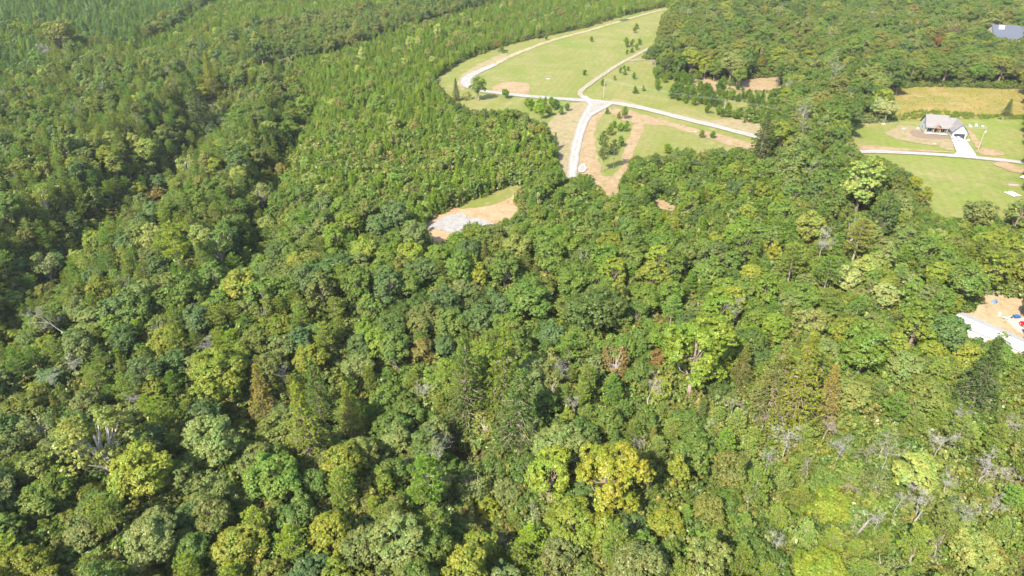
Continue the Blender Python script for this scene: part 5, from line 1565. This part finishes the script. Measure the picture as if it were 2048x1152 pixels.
tag(o, 'white bucket on the dry grass above the white roof', 'bucket')
o = place(2009, 640, 'folding_table', -.5, .16)
mb = MB(); mb.box((0, 0, .7), (1.5, .7, .07)); mb.build('table_top', M_WHITEP, o)
for sx in (-1, 1):
    for sy in (-1, 1):
        mb = MB(); mb.tube([(sx * .62, sy * .26, 0), (sx * .58, sy * .24, .68)], [.035, .035], 5); mb.build('leg', M_STEEL, o)
tag(o, 'small white folding table at the left corner of the pad', 'table')
o = place(1990, 578, 'tarp', .3, .1)
mb = MB(); mb.add([(-2, -1, 0), (2, -1, 0), (2, 1, 0), (-2, 1, 0), (-1.7, 0, 1.5), (0, .1, 1.2), (1.7, 0, 1.6)], [(0, 1, 6, 5, 4), (2, 3, 4, 5, 6), (1, 2, 6), (3, 0, 4), (3, 2, 1, 0)]); mb.build('sheet', M_TEAL, o)
tag(o, 'teal tarp draped at the edge of the trees above the yard', 'tarp')
# boards, panels and stones on the lower lawn
o = place(2026, 372, 'board_stack', -.25, .1)
for j in range(9):
    mb = MB(); mb.box((random.uniform(-.3, .3), (j % 3 - 1) * .42, .12 + (j // 3) * .2), (random.uniform(3.4, 4.6), .36, .16), random.uniform(-.08, .08)); mb.build('board', M_WOODB, o)
tag(o, 'stack of weathered grey boards below the parked white truck', 'board stack')
for (px_, py_, w_, l_, rz_, lb) in ((2019, 390, .9, 4.6, .25, 'narrow white panel lying on the lawn, left of a pair'), (2028, 389, 1.9, 4.8, .2, 'wide white panel lying on the lawn, right of a pair')):
    o = place(px_, py_, 'plywood_sheet', rz_, .1)
    mb = MB(); mb.box((0, 0, .3), (w_, l_, .09)); mb.build('sheet', M_WHITEP, o)
    for q in (-1, 1):
        mb = MB(); mb.box((0, q * l_ * .35, .12), (w_ * .9, .15, .26)); mb.build('bearer', M_WOODB, o)
    tag(o, lb, 'panel', 'white panels on the lower lawn')
def stone(px, py, s, label):
    x, y, z = ground_at(px, py)
    r_ = np.random.default_rng(int(px))
    V_, F_ = [], []
    mb = MB()
    for lv, (rr, zz) in enumerate(((1, 0), (.95, .22), (.6, .34))):
        for k_ in range(8):
            a = k_ * math.pi / 4
            q = rr * r_.uniform(.75, 1.1)
            V_.append((q * math.cos(a) * s, q * .6 * math.sin(a) * s, zz * s))
    for lv in range(2):
        for k_ in range(8):
            F_.append((lv * 8 + k_, lv * 8 + (k_ + 1) % 8, (lv + 1) * 8 + (k_ + 1) % 8, (lv + 1) * 8 + k_))
    F_.append(tuple(16 + k_ for k_ in range(8)))
    mb.add(V_, F_)
    o = mb.build('stone', M_STONE, None, (x, y, z + .05))
    tag(o, label, 'stone', 'pale stones lying on the grass')
stone(1807, 258, .9, 'pale stone left of the bare yard of the house')
stone(1767, 248, 1.2, 'flat pale stone at the upper left of the house lawn')
stone(1869, 288, 1.0, 'pale stone on the bare ground below the porch')
stone(1390, 264, .9, 'white stone on the grass below the east road')
stone(1096, 158, 1.3, 'flat pale stone in the middle of the wide meadow')

# ------------------------------------------------------------------ weeds of the wild field and bushes on its margin
def weeds(poly_px, n, smin, smax, tints, name, label):
    P_ = gp(poly_px)
    bx = np.array(P_)
    X = rng.uniform(bx[:, 0].min(), bx[:, 0].max(), n * 3); Y = rng.uniform(bx[:, 1].min(), bx[:, 1].max(), n * 3)
    k_ = inpoly(X, Y, P_)
    X, Y = X[k_][:n], Y[k_][:n]
    Z = terrain(X, Y)
    items = []
    for x, y, z in zip(X, Y, Z):
        s = random.uniform(smin, smax)
        items.append(dict(kind='shrub', m=random.randrange(3), x=x, y=y, z=z, s=s, hs=random.uniform(.6, 1.0), rot=random.uniform(0, 6.28), rgb=shade(random.choice(tints))))
    mass(name, label, items)
weeds([(1788, 180), (1795, 176), (1900, 174), (2200, 180), (2200, 236), (1796, 232)], 4200, .06, .14, ['tan', 'golden yellow', 'tan', 'yellow green', 'brown olive', 'pale green', 'golden yellow'], 'wildflowers', 'tall golden weeds covering the field behind the house')
weeds([(1786, 232), (1840, 222), (1900, 224), (1960, 230), (2200, 232), (2200, 240), (1960, 239), (1850, 237), (1788, 243)], 420, .25, .5, ['bright green', 'mid green', 'yellow green', 'lime green'], 'field_margin', 'band of green bushes along the lower edge of the golden field')

# ------------------------------------------------------------------ air: slight summer haze
mb = MB(); mb.box((50, 1150, 42), (3500, 3200, 150))
hz_m, nt, out = nodes_of('summer_haze')
pv = N(nt, 'ShaderNodeVolumePrincipled')
pv.inputs['Color'].default_value = (0.93, 0.96, 1.0, 1)
pv.inputs['Density'].default_value = 0.000045
pv.inputs['Anisotropy'].default_value = 0.2
nt.links.new(pv.outputs[0], out.inputs['Volume'])
o = mb.build('haze', hz_m)
tag(o, 'thin summer haze over the woods', kind='stuff')
